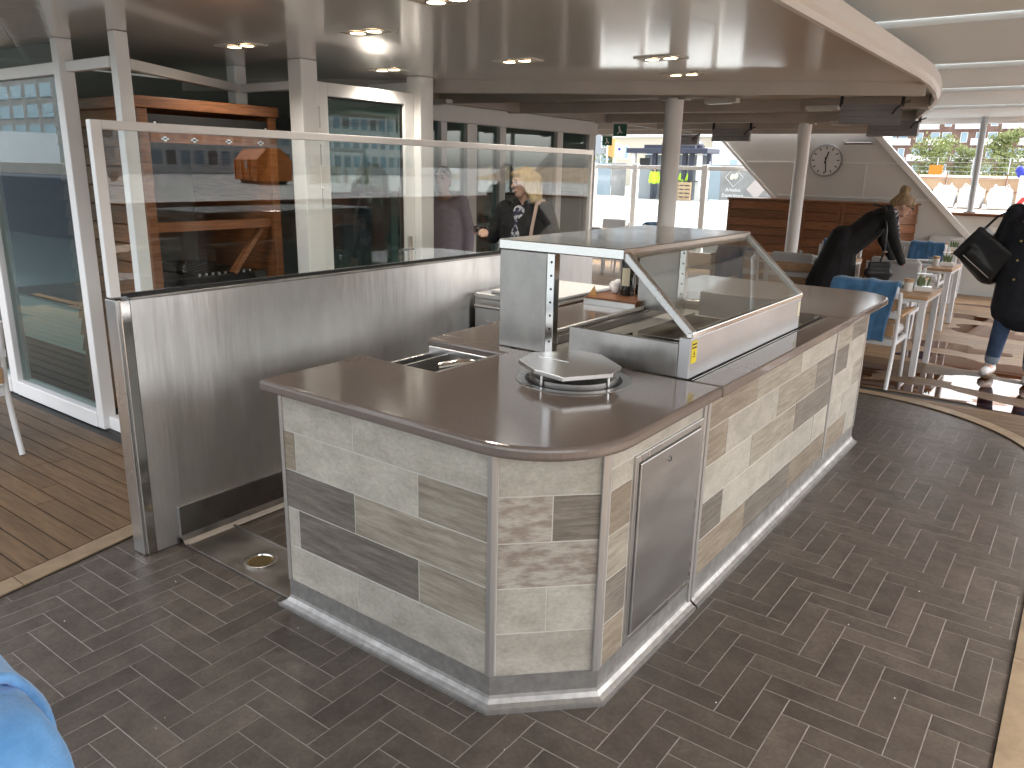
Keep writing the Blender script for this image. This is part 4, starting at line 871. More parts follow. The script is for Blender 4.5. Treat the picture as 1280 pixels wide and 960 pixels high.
CH = [((-1.66, 8.98), 180, 'deck chair facing us across the nearest table'), ((-1.75, 9.85), 0, 'deck chair seen from behind, between the two right-hand tables'), ((-1.82, 11.75), 180, 'deck chair with blue blanket facing us at the second right-hand table'),
      ((-2.0, 12.5), 0, 'deck chair with its teak back to us below the louvred locker end'), ((-1.85, 13.62), 180, 'deck chair furthest back by the slanted white frame'), ((-2.78, 9.5), 0, 'deck chair with teak slat back, left of the bending woman'),
      ((-3.4, 9.4), 0, 'deck chair with blue blanket beside the far end of the display glass'), ((-2.8, 11.15), 180, 'deck chair with blue blanket half hidden by the bending woman'), ((-5.35, 1.54), 90, 'deck chair cut off at the left edge on the teak deck'),
      ((-1.5, .1), 180, 'deck chair under the light blue blanket at the bottom left corner'), ((-6.45, 12.4), 90, 'deck chair with blue blanket in front of the windscreen'), ((-7.35, 12.95), 180, 'plain grey deck chair in front of the windscreen'),
      ((1.9, 5.0), 90, 'deck chair at the side rail mirrored in the glass'), ((3.4, 4.4), -90, 'deck chair against the side rail mirrored in the glass')]
for (x, y), a, lab in CH: dup(C0, (x, y, 0), R(a), lab)
T0 = make_table('nearest laid teak table just past the bar end', (-1.47, 8.0, 0))
for (x, y), lab in (((-1.64, 10.6), 'second laid teak table in the right-hand row'), ((-1.9, 13.02), 'furthest laid teak table in the right-hand row'), ((-2.72, 10.3), 'laid teak table left of the bending woman'), ((-3.62, 10.2), 'teak table behind the blanketed chair left of the further column'), ((-7.2, 12.3), 'laid teak table in front of the windscreen'), ((2.7, 4.8), 'teak table by the side rail mirrored in the glass')):
    dup(T0, (x, y, 0), 0, lab)
blanket('dark blue blanket over the chair back at the bar end', (-1.47, 7.33, 0), 0, .5, .3, .5, -.03, seed=2)
blanket('dark blue blanket on the chair facing us at the second right-hand table', (-1.82, 11.75, 0), R(180), .42, .35, .3, seed=3)
blanket('dark blue blanket on the chair by the far end of the display glass', (-3.4, 9.4, 0), 0, .36, .3, .35, -.05, seed=4)
blanket('dark blue blanket on the chair half hidden by the bending woman', (-2.8, 11.15, 0), R(180), .44, .33, .3, seed=5)
blanket('dark blue blanket on the chair before the windscreen', (-6.45, 12.4, 0), R(90), .36, .3, .4, seed=6)
blanket('light blue fleece blanket at the bottom left corner', (-1.5, .1, 0), R(180), 1.1, .42, .45, -.0, 'blanket_light', 7, 0, .285)
b1 = bpy.data.objects['blanket.005']; b2 = blanket('x', (0, 0, 0), 0, .4, .46, .46, -.02, 'blanket_light', 11, .03)
for k_ in ('label', 'category', 'group'): del b2[k_]
b2.name = 'folded_layer'; b2.parent = b1; b2.matrix_parent_inverse = Matrix()
# things laid on the tables
def tumbler(x, y, lab, z=.743, r=.035, h=.09):
    o = obj('tumbler', MB().lathe([(r*.8, 0), (r, h), (r-.003, h), (r*.8-.003, .006), (0, .006)], n=18, caps=False).lathe([(0, 0), (r*.8, 0)], n=18, caps=False), 'glass_clear', None, smooth=True); o.location = (x, y, z); return tag(o, lab, 'glass', 'drinking glasses on the tables')
def pot(x, y, lab, z=.743):
    t = thing('sugar_pot', lab, 'pot', (x, y, z), 0, 'white pots with wooden lids'); obj('jar', MB().lathe([(.036, 0), (.038, .004), (.038, .08), (.03, .082)], n=24), 'ceramic', t, world=False, smooth=True); obj('wooden_lid', MB().lathe([(.039, .0825), (.039, .11), (.036, .113)], n=24), 'teak_light', t, world=False, smooth=True)
def planter(x, y, lab, z=.743, seed=1):
    rr = random.Random(seed); t = thing('herb_holder', lab, 'plant', (x, y, z), R(5), 'herb holders on the tables')
    obj('base', MB().box((-.07, -.04, 0), (.07, .04, .045)), 'ceramic', t, world=False, bevel=.004); obj('glass_box', MB().box((-.06, -.03, .046), (.06, .03, .155)), 'glass_clear', t, world=False); obj('rim', MB().box((-.063, -.033, .156), (.063, .033, .162)), 'ceramic', t, world=False)
    for k in range(9):
        a, b = rr.uniform(-.045, .045), rr.uniform(-.02, .02); mb = MB(); hh = rr.uniform(.06, .1); dx = rr.uniform(-.02, .02)
        mb.add([(a-.006, b, .047), (a+.006, b, .047), (a+.012+dx/2, b+.004, .047+hh*.6), (a+dx, b, .047+hh), (a-.01+dx/2, b-.004, .047+hh*.55)], [(0, 1, 2, 3, 4)]); obj('sprig', mb, 'leafy', t, world=False)
def setting(x, y, lab, z=.743, rz=0):
    o = tag(obj('place_mat', MB().box((-.19, -.13, 0), (.19, .13, .003)), 'slate'), 'grey place mat '+lab, 'place mat', 'grey place mats'); o.location = (x, y, z); o.rotation_euler = (0, 0, rz)
    mb = MB().cap((-.1, 0, .021), (.1, .02, .021), .016, .018, 1.5); o = tag(obj('rolled_napkin', mb, 'napkin', smooth=True), 'rolled white napkin '+lab, 'napkin', 'rolled napkins'); o.location = (x, y, z+.0035); o.rotation_euler = (0, 0, rz+.3)
    mb = MB().bar((-.08, .07, .007), (.12, .08, .007), .012, .003).bar((-.08, -.06, .007), (.12, -.05, .007), .012, .003); 
    for q, s_ in ((0, .07), (1, -.06)):
        o = tag(obj('cutlery_knife' if q else 'cutlery_fork', MB().bar((-.09, s_, .006), (.05, s_, .006), .01, .003).box((.05, s_-.009, .0045), (.11, s_+.009, .0075)), 'steel_bright'), ('steel knife ' if q else 'steel fork ')+lab, 'cutlery', 'cutlery on the place mats'); o.location = (x, y, z+.0005); o.rotation_euler = (0, 0, rz)
for tx, ty, wh in ((-1.47, 8.0, 'on the nearest right-hand table'), (-1.64, 10.6, 'on the second right-hand table'), (-1.9, 13.02, 'on the furthest right-hand table'), (-2.72, 10.3, 'on the table left of the bending woman')):
    setting(tx-.08, ty-.2, 'at the near side '+wh); setting(tx+.02, ty+.22, 'at the far side '+wh, rz=R(180))
    tumbler(tx-.28, ty-.05, 'stemless glass at the left end '+wh); tumbler(tx+.1, ty+.02, 'stemless glass by the herb holder '+wh)
    pot(tx+.17, ty-.08, 'white pot with wooden lid '+wh); planter(tx+.28, ty, 'white herb holder with green sprigs '+wh, seed=int(ty*10))
setting(-7.2, 12.2, 'on the table before the windscreen'); tumbler(-7.3, 12.5, 'stemless glass on the table before the windscreen')

# ============================================================ PEOPLE
STAND = dict(pel=(0, 0, .96), chest=(0, .0, 1.3), neck=(0, -.01, 1.47), head=(0, .02, 1.63), shL=(-.18, 0, 1.42), shR=(.18, 0, 1.42), elL=(-.24, -.02, 1.14), elR=(.24, -.02, 1.14), wrL=(-.25, .08, .9), wrR=(.25, .08, .9),
             hipL=(-.09, 0, .93), hipR=(.09, 0, .93), knL=(-.1, .02, .5), knR=(.1, .02, .5), anL=(-.11, -.02, .09), anR=(.11, -.02, .09), yaw=0, pitch=0)
def headM(J): return Mt(J['head']) @ Matrix.Rotation(R(J['yaw']), 4, 'Z') @ Matrix.Rotation(R(-J['pitch']), 4, 'X')
def hand(mb, w_, e_, side, curl=.5, fwd=None):
    w_, e_ = Vector(w_), Vector(e_); d = Vector(fwd).normalized() if fwd else (w_-e_).normalized(); sd_ = Vector((side, 0, 0)); sd_ = (sd_-d*sd_.dot(d)).normalized(); nrm = d.cross(sd_)
    if nrm.y < 0: nrm = -nrm
    acr = d.cross(nrm).normalized()
    mb.cap(w_, w_+d*.075, .026, .03, 1.35, acr, n=10)
    for k, (o_, l_) in enumerate(((-.03, .062), (-.01, .075), (.01, .07), (.029, .055))):
        b = w_+d*.085+acr*o_; m_ = b+d*l_*.5+nrm*l_*.5*curl*.6; t_ = m_+(d*(1-curl)+nrm*curl).normalized()*l_*.5
        mb.cap(b-d*.02, m_, .0105, .0095, n=8); mb.cap(m_, t_, .0095, .008, n=8)
    b = w_+d*.03-acr*.03*(1 if side > 0 else -1); mb.cap(b, b+(d*.6-acr*(.7 if side > 0 else -.7)+nrm*.4).normalized()*.06, .013, .01, n=8)
def human(label, loc, rz, J_, hair='short', hairm='brown_hair', garments=(), voxel=.009, curlR=.5, curlL=.5, sc_=1., grp=None, mat_skin='skin'):
    J = dict(STAND); J.update(J_); t = thing('person', label, 'person', loc, rz, grp)
    if sc_ != 1: t.scale = (sc_, sc_, sc_)
    mb = MB(); H = headM(J); V_ = lambda k: Vector(J[k])
    mb.ball((0, 0, 0), (.074, .092, .11)); 
    hb = MB().ball((0, 0, .01), (.074, .093, .108), nu=18, nv=12).cap((0, .02, -.03), (0, .045, -.075), .06, .04, 1.05).cap((0, .085, .015), (0, .103, -.02), .009, .015, 1.0).ball((-.074, -.005, -.01), (.012, .02, .03)).ball((.074, -.005, -.01), (.012, .02, .03)).cap((-.018, .085, -.055), (.018, .085, -.055), .009, .009).cap((-.035, .082, .03), (.035, .082, .03), .012, .012)
    mb = MB().add([H @ Vector(v) for v in hb.v], hb.f)
    mb.cap(J['neck'], Vector(J['head'])+Vector((0, -.01, -.06)), .052, .05); mb.cap(J['pel'], J['chest'], .11, .12, 1.25); mb.cap(J['chest'], J['neck'], .1, .05, 1.4)
    for s in 'LR':
        mb.cap(J['chest'], J['sh'+s], .08, .05); mb.cap(J['sh'+s], J['el'+s], .047, .038); mb.cap(J['el'+s], J['wr'+s], .037, .025); hand(mb, J['wr'+s], J['el'+s], -1 if s == 'L' else 1, curlL if s == 'L' else curlR, J.get('hd'+s))
        mb.cap(J['pel'], J['hip'+s], .09, .085); mb.cap(J['hip'+s], J['kn'+s], .08, .052); mb.cap(J['kn'+s], J['an'+s], .05, .034); mb.cap(J['an'+s], V_('an'+s)+Vector((0, .1, -.05)), .035, .03)
    obj_body = blob('body', mb, mat_skin, t, voxel, 2)
    if voxel < .015:
        ey = MB()
        for s in (-1, 1): ey.ball(H @ Vector((s*.03, .083, .012)), (.011, .008, .007)); ey.cap(H @ Vector((s*.045, .083, .033)), H @ Vector((s*.018, .091, .036)), .004, .004)
        obj('eyes', ey, 'brown_hair', t, world=False, smooth=True)
        lp_ = MB().cap(H @ Vector((-.018, .093, -.055)), H @ Vector((.018, .093, -.055)), .0045, .0045); obj('lips', lp_, 'strap_pink', t, world=False, smooth=True)
    hm = MB()
    if hair == 'short': hm.ball((0, -.012, .035), (.083, .098, .09)); hm.cap((0, -.06, -.04), (0, -.05, .03), .05, .06, 1.3)
    if hair == 'long':
        hm.ball((0, -.016, .032), (.09, .1, .098)); hm.cap((0, -.075, .02), (0, -.085, -.15), .07, .06, 1.25)
        for s in (-1, 1):
            hm.cap((s*.07, -.02, .04), (s*.085, -.035, -.13), .035, .03); hm.cap((s*.075, .02, .06), (s*.083, .01, -.06), .022, .02)
            for q in range(4): hm.cap((s*(.05+.01*q), -.07+.025*q, -.05), (s*(.06+.014*q), -.085+.02*q, -.185+.012*q), .022, .008)
        hm.cap((-.04, .065, .085), (.05, .07, .075), .03, .025)
    if hair == 'bun':
        hm.ball((0, -.014, .034), (.086, .1, .094)); hm.ball((0, -.07, .135), (.055, .05, .055)); hm.cap((0, -.09, -.02), (0, -.05, .1), .05, .05, 1.2); hm.cap((.0, .06, .09), (.03, .085, .05), .03, .02)
        for q in range(5): hm.ball((.03*math.cos(q*1.3), -.07+.03*math.sin(q*1.3), .15+.012*(q % 2)), .03)
    if hm.v: hm = MB().add([H @ Vector(v) for v in hm.v], hm.f); blob('hair', hm, hairm, t, max(voxel, .009), 1)
    for nm, m, fn in garments: g_ = MB(); fn(g_, J); blob(nm, g_, m, t, max(voxel, .012), 2)
    return t
def sleeves(g, J, r=.062, to=.97, flare=.0):
    for s in 'LR':
        e, w_ = Vector(J['el'+s]), Vector(J['wr'+s]); g.cap(J['chest'], J['sh'+s], .11, .075); g.cap(J['sh'+s], e, r+.012, r); g.cap(e, e+(w_-e)*to, r, r-.014+flare)
def trunk(g, J, ext=0., wide=1.35, top=.055):
    g.cap(J['pel'], J['chest'], .145+ext, .135+ext, wide); g.cap(J['chest'], Vector(J['neck'])-Vector((0, 0, .03)), .115+ext, top, 1.5)
def legs(g, J, r=(.095, .066, .05), low=0):
    g.cap(J['pel'], Vector(J['pel'])+Vector((0, 0, -.03)), .13, .12, 1.2)
    for s in 'LR':
        a = Vector(J['an'+s]); k_ = Vector(J['kn'+s]); g.cap(J['hip'+s], k_, r[0], r[1]); g.cap(k_, a+(k_-a)*low, r[1], r[2])
def shoes(g, J):
    for s in 'LR':
        a = Vector(J['an'+s]); z0 = a.z-.075; g.cap((a.x, a.y-.03, z0+.045), (a.x*1.08, a.y+.13, z0+.036), .045, .036, 1.05); g.cap((a.x, a.y-.02, z0+.07), (a.x, a.y, z0+.1), .042, .042)
def soles(g, J):
    for s in 'LR':
        a = Vector(J['an'+s]); z0 = a.z-.075; g.cap((a.x, a.y-.035, z0+.014), (a.x*1.08, a.y+.135, z0+.014), .016, .016, 2.7)
# --- woman with camera behind the glass screen
def coat1(g, J): trunk(g, J, .02); sleeves(g, J, .066); g.cap(J['pel'], Vector(J['pel'])+Vector((0, 0, -.25)), .165, .18, 1.35); g.cap((-.05, .05, 1.47), (-.11, .11, 1.3), .035, .03); g.cap((.05, .05, 1.47), (.11, .11, 1.3), .035, .03); g.cap((-.06, -.06, 1.46), (.06, -.06, 1.46), .04, .04)
def shirt1(g, J): g.cap((0, .125, 1.08), (0, .085, 1.42), .07, .045, 1.2)
def neck1(g, J): g.cap((-.05, .03, 1.475), (.05, .03, 1.475), .045, .045)
W1 = human('blonde woman in a black coat holding a camera behind the glass screen', (-3.72, 5.2, .012), R(186), dict(yaw=-38, pitch=4, elR=(.29, .02, 1.2), wrR=(.22, .27, 1.23), hdR=(-.5, .75, .3), elL=(-.27, -.05, 1.13), wrL=(-.27, .06, .9)), 'long', 'blonde',
           [('coat', 'coat_black', coat1), ('printed_top', 'scarf_print', shirt1), ('trousers', 'jeans', legs), ('shoes', 'leather_black', shoes)], voxel=.0075, curlR=.75)
stp = obj('bag_strap', MB().tube([(-.13, .16, 1.12), (-.15, .145, 1.3), (-.15, .08, 1.475), (-.15, -.03, 1.5), (-.15, -.14, 1.4)], .014, 8), 'strap_pink', W1, world=False, smooth=True)
CM = thing('camera_compact', 'small black compact camera in the hand of the blonde woman', 'camera', (-3.72-.19, 5.2-.34, 1.28), R(186)); obj('camera_body', MB().box((-.05, -.015, -.03), (.05, .018, .03)), 'black_gloss', CM, world=False, bevel=.005); obj('lens', MB().tube([(0, .018, 0), (0, .045, 0)], [.026, .023], 18), 'steel_dark', CM, world=False, smooth=True); obj('lens_glass', MB().tube([(0, .0455, 0), (0, .047, 0)], .017, 18), 'black_gloss', CM, world=False)
# --- bending woman
def coat2(g, J):
    P_ = Vector(J['pel']); trunk(g, J, .0, 1.3, .06); sleeves(g, J, .056)
    g.cap(P_+Vector((0, -.0, .12)), P_+Vector((0, -.14, -.4)), .14, .19, 1.2); g.cap(P_+Vector((0, -.02, .02)), P_+Vector((0, -.06, -.42)), .155, .18, 1.25); g.cap(P_+Vector((0, .02, .05)), P_+Vector((0, .03, -.4)), .14, .15, 1.25); g.cap(P_, Vector(J['chest'])+Vector((0, -.02, -.05)), .15, .13, 1.3); g.cap(J['chest'], Vector(J['neck'])+Vector((0, -.03, -.01)), .12, .07, 1.2)
W2 = human('woman with a blonde bun and long black coat bending over the table', (-2.12, 9.1, .011), R(-62), dict(pel=(0, -.1, .97), chest=(0, .2, 1.26), neck=(0, .36, 1.40), head=(0, .47, 1.45), yaw=-8, pitch=26, shL=(-.17, .29, 1.34), shR=(.17, .29, 1.34), elL=(-.21, .38, 1.07), elR=(.21, .38, 1.07), wrL=(-.16, .5, .86), wrR=(.15, .5, .86), hipL=(-.09, -.1, .93), hipR=(.09, -.1, .93), knL=(-.1, -.02, .5), knR=(.1, -.02, .5), anL=(-.11, -.06, .09), anR=(.11, -.06, .09)), 'bun', 'dark_blonde',
           [('coat', 'coat_black', coat2), ('trousers', 'work_trousers', legs), ('shoes', 'leather_black', shoes), ('scarf', 'scarf_print', lambda g, J: (g.cap((-.045, .37, 1.37), (.045, .37, 1.37), .055, .055), g.cap((.02, .42, 1.33), (.05, .47, 1.05), .022, .02)))], voxel=.008)
H2 = headM({**STAND, 'head': (0, .47, 1.45), 'yaw': -8, 'pitch': 26})
gm = MB()
for s in (-1, 1): gm.tube([H2 @ Vector((s*.032+.024*math.cos(a), .1, .012+.02*math.sin(a))) for a in [R(q) for q in range(0, 361, 30)]], .003, 6); gm.tube([H2 @ Vector((s*.056, .098, .015)), H2 @ Vector((s*.078, .0, .015))], .003, 6)
obj('glasses', gm, 'black_gloss', W2, world=False)
HB = thing('shoulder_bag', 'black shoulder bag with silver clasp hanging from the bending woman', 'bag', (-2.12, 9.1, .011), R(-62))
hb_ = MB().box((.2, .14, .68), (.27, .36, .87)).cap((.235, .16, .75), (.235, .34, .75), .06, .06, .8); blob('bag_body', hb_, 'leather_black', HB, .012, 2)
obj('bag_strap', MB().tube([(.25, .25, .86), (.27, .27, 1.0), (.245, .27, 1.2), (.17, .25, 1.43), (.02, .17, 1.46)], .012, 8), 'leather_black', HB, world=False, smooth=True); obj('clasp', MB().lathe([(.022, -.01), (.028, 0), (.022, .01)], (.28, .27, .98), 14), 'steel_bright', HB, world=False)
# --- person at the right edge
def coat3(g, J): trunk(g, J, .03, 1.4); sleeves(g, J, .07); g.cap(J['pel'], Vector(J['pel'])+Vector((0, 0, -.36)), .175, .185, 1.35); g.cap((-.07, .03, 1.5), (.07, .03, 1.5), .05, .05)
P3 = human('person in a dark navy coat, rolled jeans and white trainers at the right edge', (-.4, 8.2, .011), R(172), dict(knL=(-.13, .05, .5), anL=(-.16, .12, .09), knR=(.12, .03, .5), anR=(.16, .03, .09), elR=(.27, -.0, 1.14), wrR=(.06, .1, 1.06), elL=(-.27, -.0, 1.14), wrL=(-.08, .08, 1.0), yaw=0), 'short', 'brown_hair',
           [('coat', 'coat_navy', coat3), ('jeans', 'jeans', lambda g, J: legs(g, J, (.105, .075, .058), .16)), ('jeans_cuffs', 'jeans_cuff', lambda g, J: [g.cap(Vector(J['an'+s])+(Vector(J['kn'+s])-Vector(J['an'+s]))*.14, Vector(J['an'+s])+(Vector(J['kn'+s])-Vector(J['an'+s]))*.22, .058, .06) for s in 'LR']), ('trainers', 'trainer', shoes), ('soles', 'rubber_tan', soles)], voxel=.01, sc_=1.03)
bt_ = MB()
for z in (1.38, 1.22, 1.06, .9): bt_.lathe([(.014, 0), (.012, .006), (0, .006)], (0, 0, 0), 12, caps=False)
for z in (1.36, 1.2, 1.04, .88): obj('button', MB().tube([(.07, .185, z), (.07, .2, z)], .009, 12), 'brass', P3, world=False)
TB_ = thing('tote_bag', 'big black shoulder bag held by the person at the right edge', 'bag', (-.4, 8.2, .011), R(172))
blob('bag_body', MB().pprism([(.27, -.09, .84), (.62, -.09, 1.08), (.42, -.05, 1.34), (.12, -.05, 1.12)], (0, .2, 0)).cap((.3, 0, .95), (.45, .02, 1.1), .13, .13, 1.1), 'leather_black', TB_, .013, 2)
obj('bag_handle', MB().tube([(.42, -.0, 1.3), (.33, .0, 1.42), (.2, .0, 1.5), (.2, .05, 1.3), (.18, .1, 1.15)], .011, 8), 'leather_black', TB_, world=False, smooth=True); obj('zip', MB().tube([(.27, .19, .9), (.5, .19, 1.08)], .006, 6), 'steel_bright', TB_, world=False)
# --- man seen through the screen, dock workers
human('man in a pale lavender jumper standing behind the glass screen', (-5.05, 5.72, .012), R(200), dict(elL=(-.25, -.03, 1.16), wrL=(-.26, .03, .9)), 'short', 'brown_hair', [('jumper', 'lavender', lambda g, J: (trunk(g, J, .01), sleeves(g, J, .058))), ('trousers', 'work_trousers', legs), ('shoes', 'leather_black', shoes)], voxel=.014)
def vest(g, J): trunk(g, J, .04); sleeves(g, J, .075)
human('dock worker in a hi-vis jacket standing at the kiosk left of the column', (-20.2, 40.5, .3), R(200), {}, 'short', 'brown_hair', [('jacket', 'hi_vis', vest), ('trousers', 'work_trousers', lambda g, J: legs(g, J, (.11, .085, .07))), ('boots', 'leather_black', shoes)], voxel=.03, grp='dock workers')
human('dock worker in a hi-vis jacket leaning over the crate right of the column', (-18.55, 40.9, .3), R(60), dict(chest=(0, .12, 1.26), neck=(0, .2, 1.42), head=(0, .26, 1.55), shL=(-.18, .15, 1.36), shR=(.18, .15, 1.36), elL=(-.2, .25, 1.1), elR=(.2, .25, 1.1), wrL=(-.15, .45, 1.05), wrR=(.15, .45, 1.05)), 'short', 'brown_hair', [('jacket', 'hi_vis', vest), ('trousers', 'work_trousers', lambda g, J: legs(g, J, (.11, .085, .07))), ('boots', 'leather_black', shoes)], voxel=.03, grp='dock workers')

# ============================================================ QUAYSIDE
QZ = .3
# kiosk of dark blue steel
KI = thing('dock_kiosk', 'dark blue framed kiosk with flat roof on the quay', 'kiosk', (-19.2, 41.5, QZ))
obj('roof', MB().box((-21.9, 40.2, 2.75), (-17.1, 41.9, 3.02)), 'navy_frame', KI, bevel=.03); obj('roof_upstand', MB().box((-20.9, 40.4, 3.021), (-17.9, 41.7, 3.2)), 'navy_frame', KI)
for x in (-19.6, -18.2): obj('roof_dome', MB().ball((x, 41.0, 3.2), (.5, .45, .3)), 'navy_frame', KI, smooth=True)
for x, m in ((-21.7, 'white_paint'), (-20.4, 'navy_frame'), (-18.6, 'navy_frame'), (-18.2, 'navy_frame'), (-17.75, 'white_paint'), (-17.2, 'navy_frame')): obj('post', MB().box((x-.11, 40.7, QZ), (x+.11, 40.92, 2.749)), m, KI)
for x0_, x1_ in ((-21.5, -20.55), (-17.6, -17.35)): obj('side_panel', MB().box((x0_, 40.8, QZ), (x1_, 40.85, 1.9)), 'grey_block', KI)
obj('back_panel', MB().box((-21.5, 41.75, QZ), (-17.5, 41.8, 2.7)), 'grey_block', KI); obj('black_board', MB().box((-21.3, 40.75, 2.1), (-20.7, 40.79, 2.5)), 'black', KI)
t = thing('wooden_crate', 'slatted wooden crate beside the leaning dock worker', 'crate', (-18.1, 40.3, QZ))
for k in range(5): obj('slat', MB().box((-18.55, 39.9, QZ+.02+k*.2), (-17.75, 39.94, QZ+.16+k*.2)), 'pallet', t)
for x in (-18.5, -18.15, -17.8): obj('corner_post', MB().box((x-.04, 39.945, QZ), (x+.04, 40.03, QZ+1.0)), 'pallet', t)
obj('lid', MB().box((-18.6, 39.9, QZ+1.001), (-17.7, 40.7, QZ+1.04)), 'black', t)
# banner fence
BF = thing('banner_fence', 'construction fence hung with grey and blue banners behind the windscreen', 'fence', (-19, 42.5, QZ))
segs = [(-27.5, -24.4, 'banner_grey'), (-24.35, -22.85, 'banner_blue'), (-22.8, -21.9, 'banner_grey'), (-16.95, -16.3, 'banner_blue'), (-16.28, -12.2, 'banner_grey')]
for a, b, m in segs: obj('banner', MB().box((a, 40.3, QZ+.1), (b, 40.34, 2.2)), m, BF)
for x in (-27.5, -24.37, -22.82, -16.98, -16.29, -14.2, -12.2): obj('fence_post', MB().tube([(x, 40.38, QZ), (x, 40.38, 2.35)], .03, 8), 'galv', BF)
dm = MB(); c = Vector((-15.55, 40.285, 1.58)); q = [c+Vector(v) for v in ((0, 0, .48), (.48, 0, 0), (0, 0, -.48), (-.48, 0, 0))]
for i in range(4): dm.bar(q[i], q[(i+1) % 4], .035, .01, side=(0, 1, 0))
obj('diamond_emblem', dm, 'sign_white', BF)
gb = MB().ball(c+Vector((-.1, 0, .02)), (.1, .01, .16), Matrix.Rotation(R(20), 4, 'Y')).ball(c+Vector((.1, 0, .06)), (.1, .01, .16), Matrix.Rotation(R(20), 4, 'Y')); obj('emblem_figure', gb, 'paper', BF)
obj('pink_square', MB().pprism([(-14.85, 40.29, 1.0), (-14.3, 40.29, .5), (-13.9, 40.29, 1.0), (-14.4, 40.29, 1.5)], (0, .008, 0)), 'banner_pink', BF)
def text(s_, size, loc, m, parent, rz=0):
    cu = bpy.data.curves.new('txt', 'FONT'); cu.body = s_; cu.size = size; cu.align_x = 'CENTER'; cu.extrude = .002
    o_ = bpy.data.objects.new('tmp', cu); COL.objects.link(o_); dg = bpy.context.evaluated_depsgraph_get(); me = bpy.data.meshes.new_from_object(o_.evaluated_get(dg)); bpy.data.objects.remove(o_)
    me.transform(Mt(loc) @ Matrix.Rotation(rz, 4, 'Z') @ Matrix.Rotation(R(90), 4, 'X')); me.materials.clear(); me.materials.append(MATS[m]); return link('lettering', me, parent)
text('Arkelos', .26, (-15.55, 40.27, .86), 'sign_white', BF); text('Experience', .26, (-15.55, 40.27, .58), 'sign_white', BF)
# buildings beyond
def building(nm, lab, loc, a, b, m, wins, wm='window_glass', cat='building', roof=None):
    t = thing(nm, lab, cat, loc); obj('wall', MB().box(a, b), m, t)
    for x0_, z0_, x1_, z1_ in wins: w_ = obj('window', MB().box((x0_, a[1]-.08, z0_), (x1_, a[1]-.01, z1_)), 'balcony_white', t); p_ = obj('pane', MB().box((x0_+.12, a[1]-.1, z0_+.12), (x1_-.12, a[1]-.081, z1_-.12)), wm, t); p_.parent = w_; p_.matrix_parent_inverse = Matrix()
    if roof: obj('roof', MB().box((a[0]-.3, a[1]-.3, b[2]+.01), (b[0]+.3, b[1]+.3, b[2]+.4)), roof, t)
    return t
yb = building('yellow_building', 'pale yellow building beyond the kiosk', (-36, 80, QZ), (-43, 76, QZ), (-31.2, 90, 5.2), 'yellow_render', [(-33, 2.6, -31.8, 4.2), (-42, 3, -41, 4.4), (-39, 3, -38, 4.4)], roof='white_render')
wb = building('white_building', 'low white building right of the yellow one', (-28, 75, QZ), (-31, 74, QZ), (-18, 88, 6.2), 'white_render', [(-29.2, 2.2, -28.2, 3.2), (-27.4, 2.2, -26.2, 3.2), (-25, 3.4, -23.6, 4.8)])
building('grey_office_block', 'grey glass office block far behind the flags', (-62, 110, QZ), (-78, 108, QZ), (-44, 120, 16), 'grey_block', [(-76+i*3.2, 2+j*3.2, -74+i*3.2, 4.2+j*3.2) for i in range(10) for j in range(4)])
ra = building('brown_block', 'long brown brick block behind the yellow building', (-40, 140, QZ), (-64, 138, QZ), (-38, 150, 9), 'brick', [(-62+i*3, 5.5, -60.6+i*3, 7.6) for i in range(8)])
# flags
for x, y, h, m, lab in ((-34.5, 60, 4.6, 'orange_cloth', 'flagpole with an orange flag'), (-33.7, 60, 4.1, 'sign_white', 'flagpole with a white flag')):
    t = thing('flagpole', lab, 'flag', (x, y, QZ)); obj('pole', MB().tube([(x, y, QZ), (x, y, h)], .06, 8), 'white_paint', t)
    vs = []; fs = []
    for i in range(7):
        for j in range(2): vs.append((x+.07+i*.13, y+.1*math.sin(i*1.1), h-.1-j*(.9 if m == 'sign_white' else 1.5)-.03*i))
    for i in range(6): fs.append((2*i, 2*i+2, 2*i+3, 2*i+1))
    f_ = obj('flag_cloth', MB().add(vs, fs), m, t); sd_ = f_.modifiers.new('s', 'SOLIDIFY'); sd_.thickness = .02
    if m == 'sign_white': e_ = obj('flag_emblem', MB().ball((x+.42, y-.02, h-.55), (.2, .08, .12)), 'blue_tarp', t)
# brick apartment house
AH = building('brick_apartment_house', 'brown brick apartment house with white balconies beyond the trees', (-20, 190, QZ), (-58, 188, QZ), (26, 204, 18.5), 'brick', [])
rr = random.Random(5)
for fl in range(5):
    z = 2.6+fl*3.15; x = -56+(fl % 2)*2.4; k = fl
    while x < 22:
        if k % 2 == 0:
            for q in range(2): w_ = obj('window', MB().box((x+.3+q*2.1, 187.9, z), (x+2.0+q*2.1, 187.99, z+2.0)), 'balcony_white', AH); p_ = obj('pane', MB().box((x+.42+q*2.1, 187.87, z+.12), (x+1.88+q*2.1, 187.899, z+1.9)), 'window_glass', AH); p_.parent = w_; p_.matrix_parent_inverse = Matrix()
            obj('balcony', MB().box((x-.3, 186.7, z-.55), (x+5.0, 187.85, z-.4)).box((x-.3, 186.7, z-.4), (x+5.0, 186.78, z+.75)).box((x-.3, 186.78, z-.4), (x-.22, 187.85, z+.75)), 'balcony_white', AH); x += 5.6
        else:
            w_ = obj('window', MB().box((x+.2, 187.9, z), (x+1.5, 187.99, z+2.0)), 'balcony_white', AH); p_ = obj('pane', MB().box((x+.32, 187.87, z+.12), (x+1.38, 187.899, z+1.9)), 'window_glass', AH); p_.parent = w_; p_.matrix_parent_inverse = Matrix(); x += 2.6
        k += 1
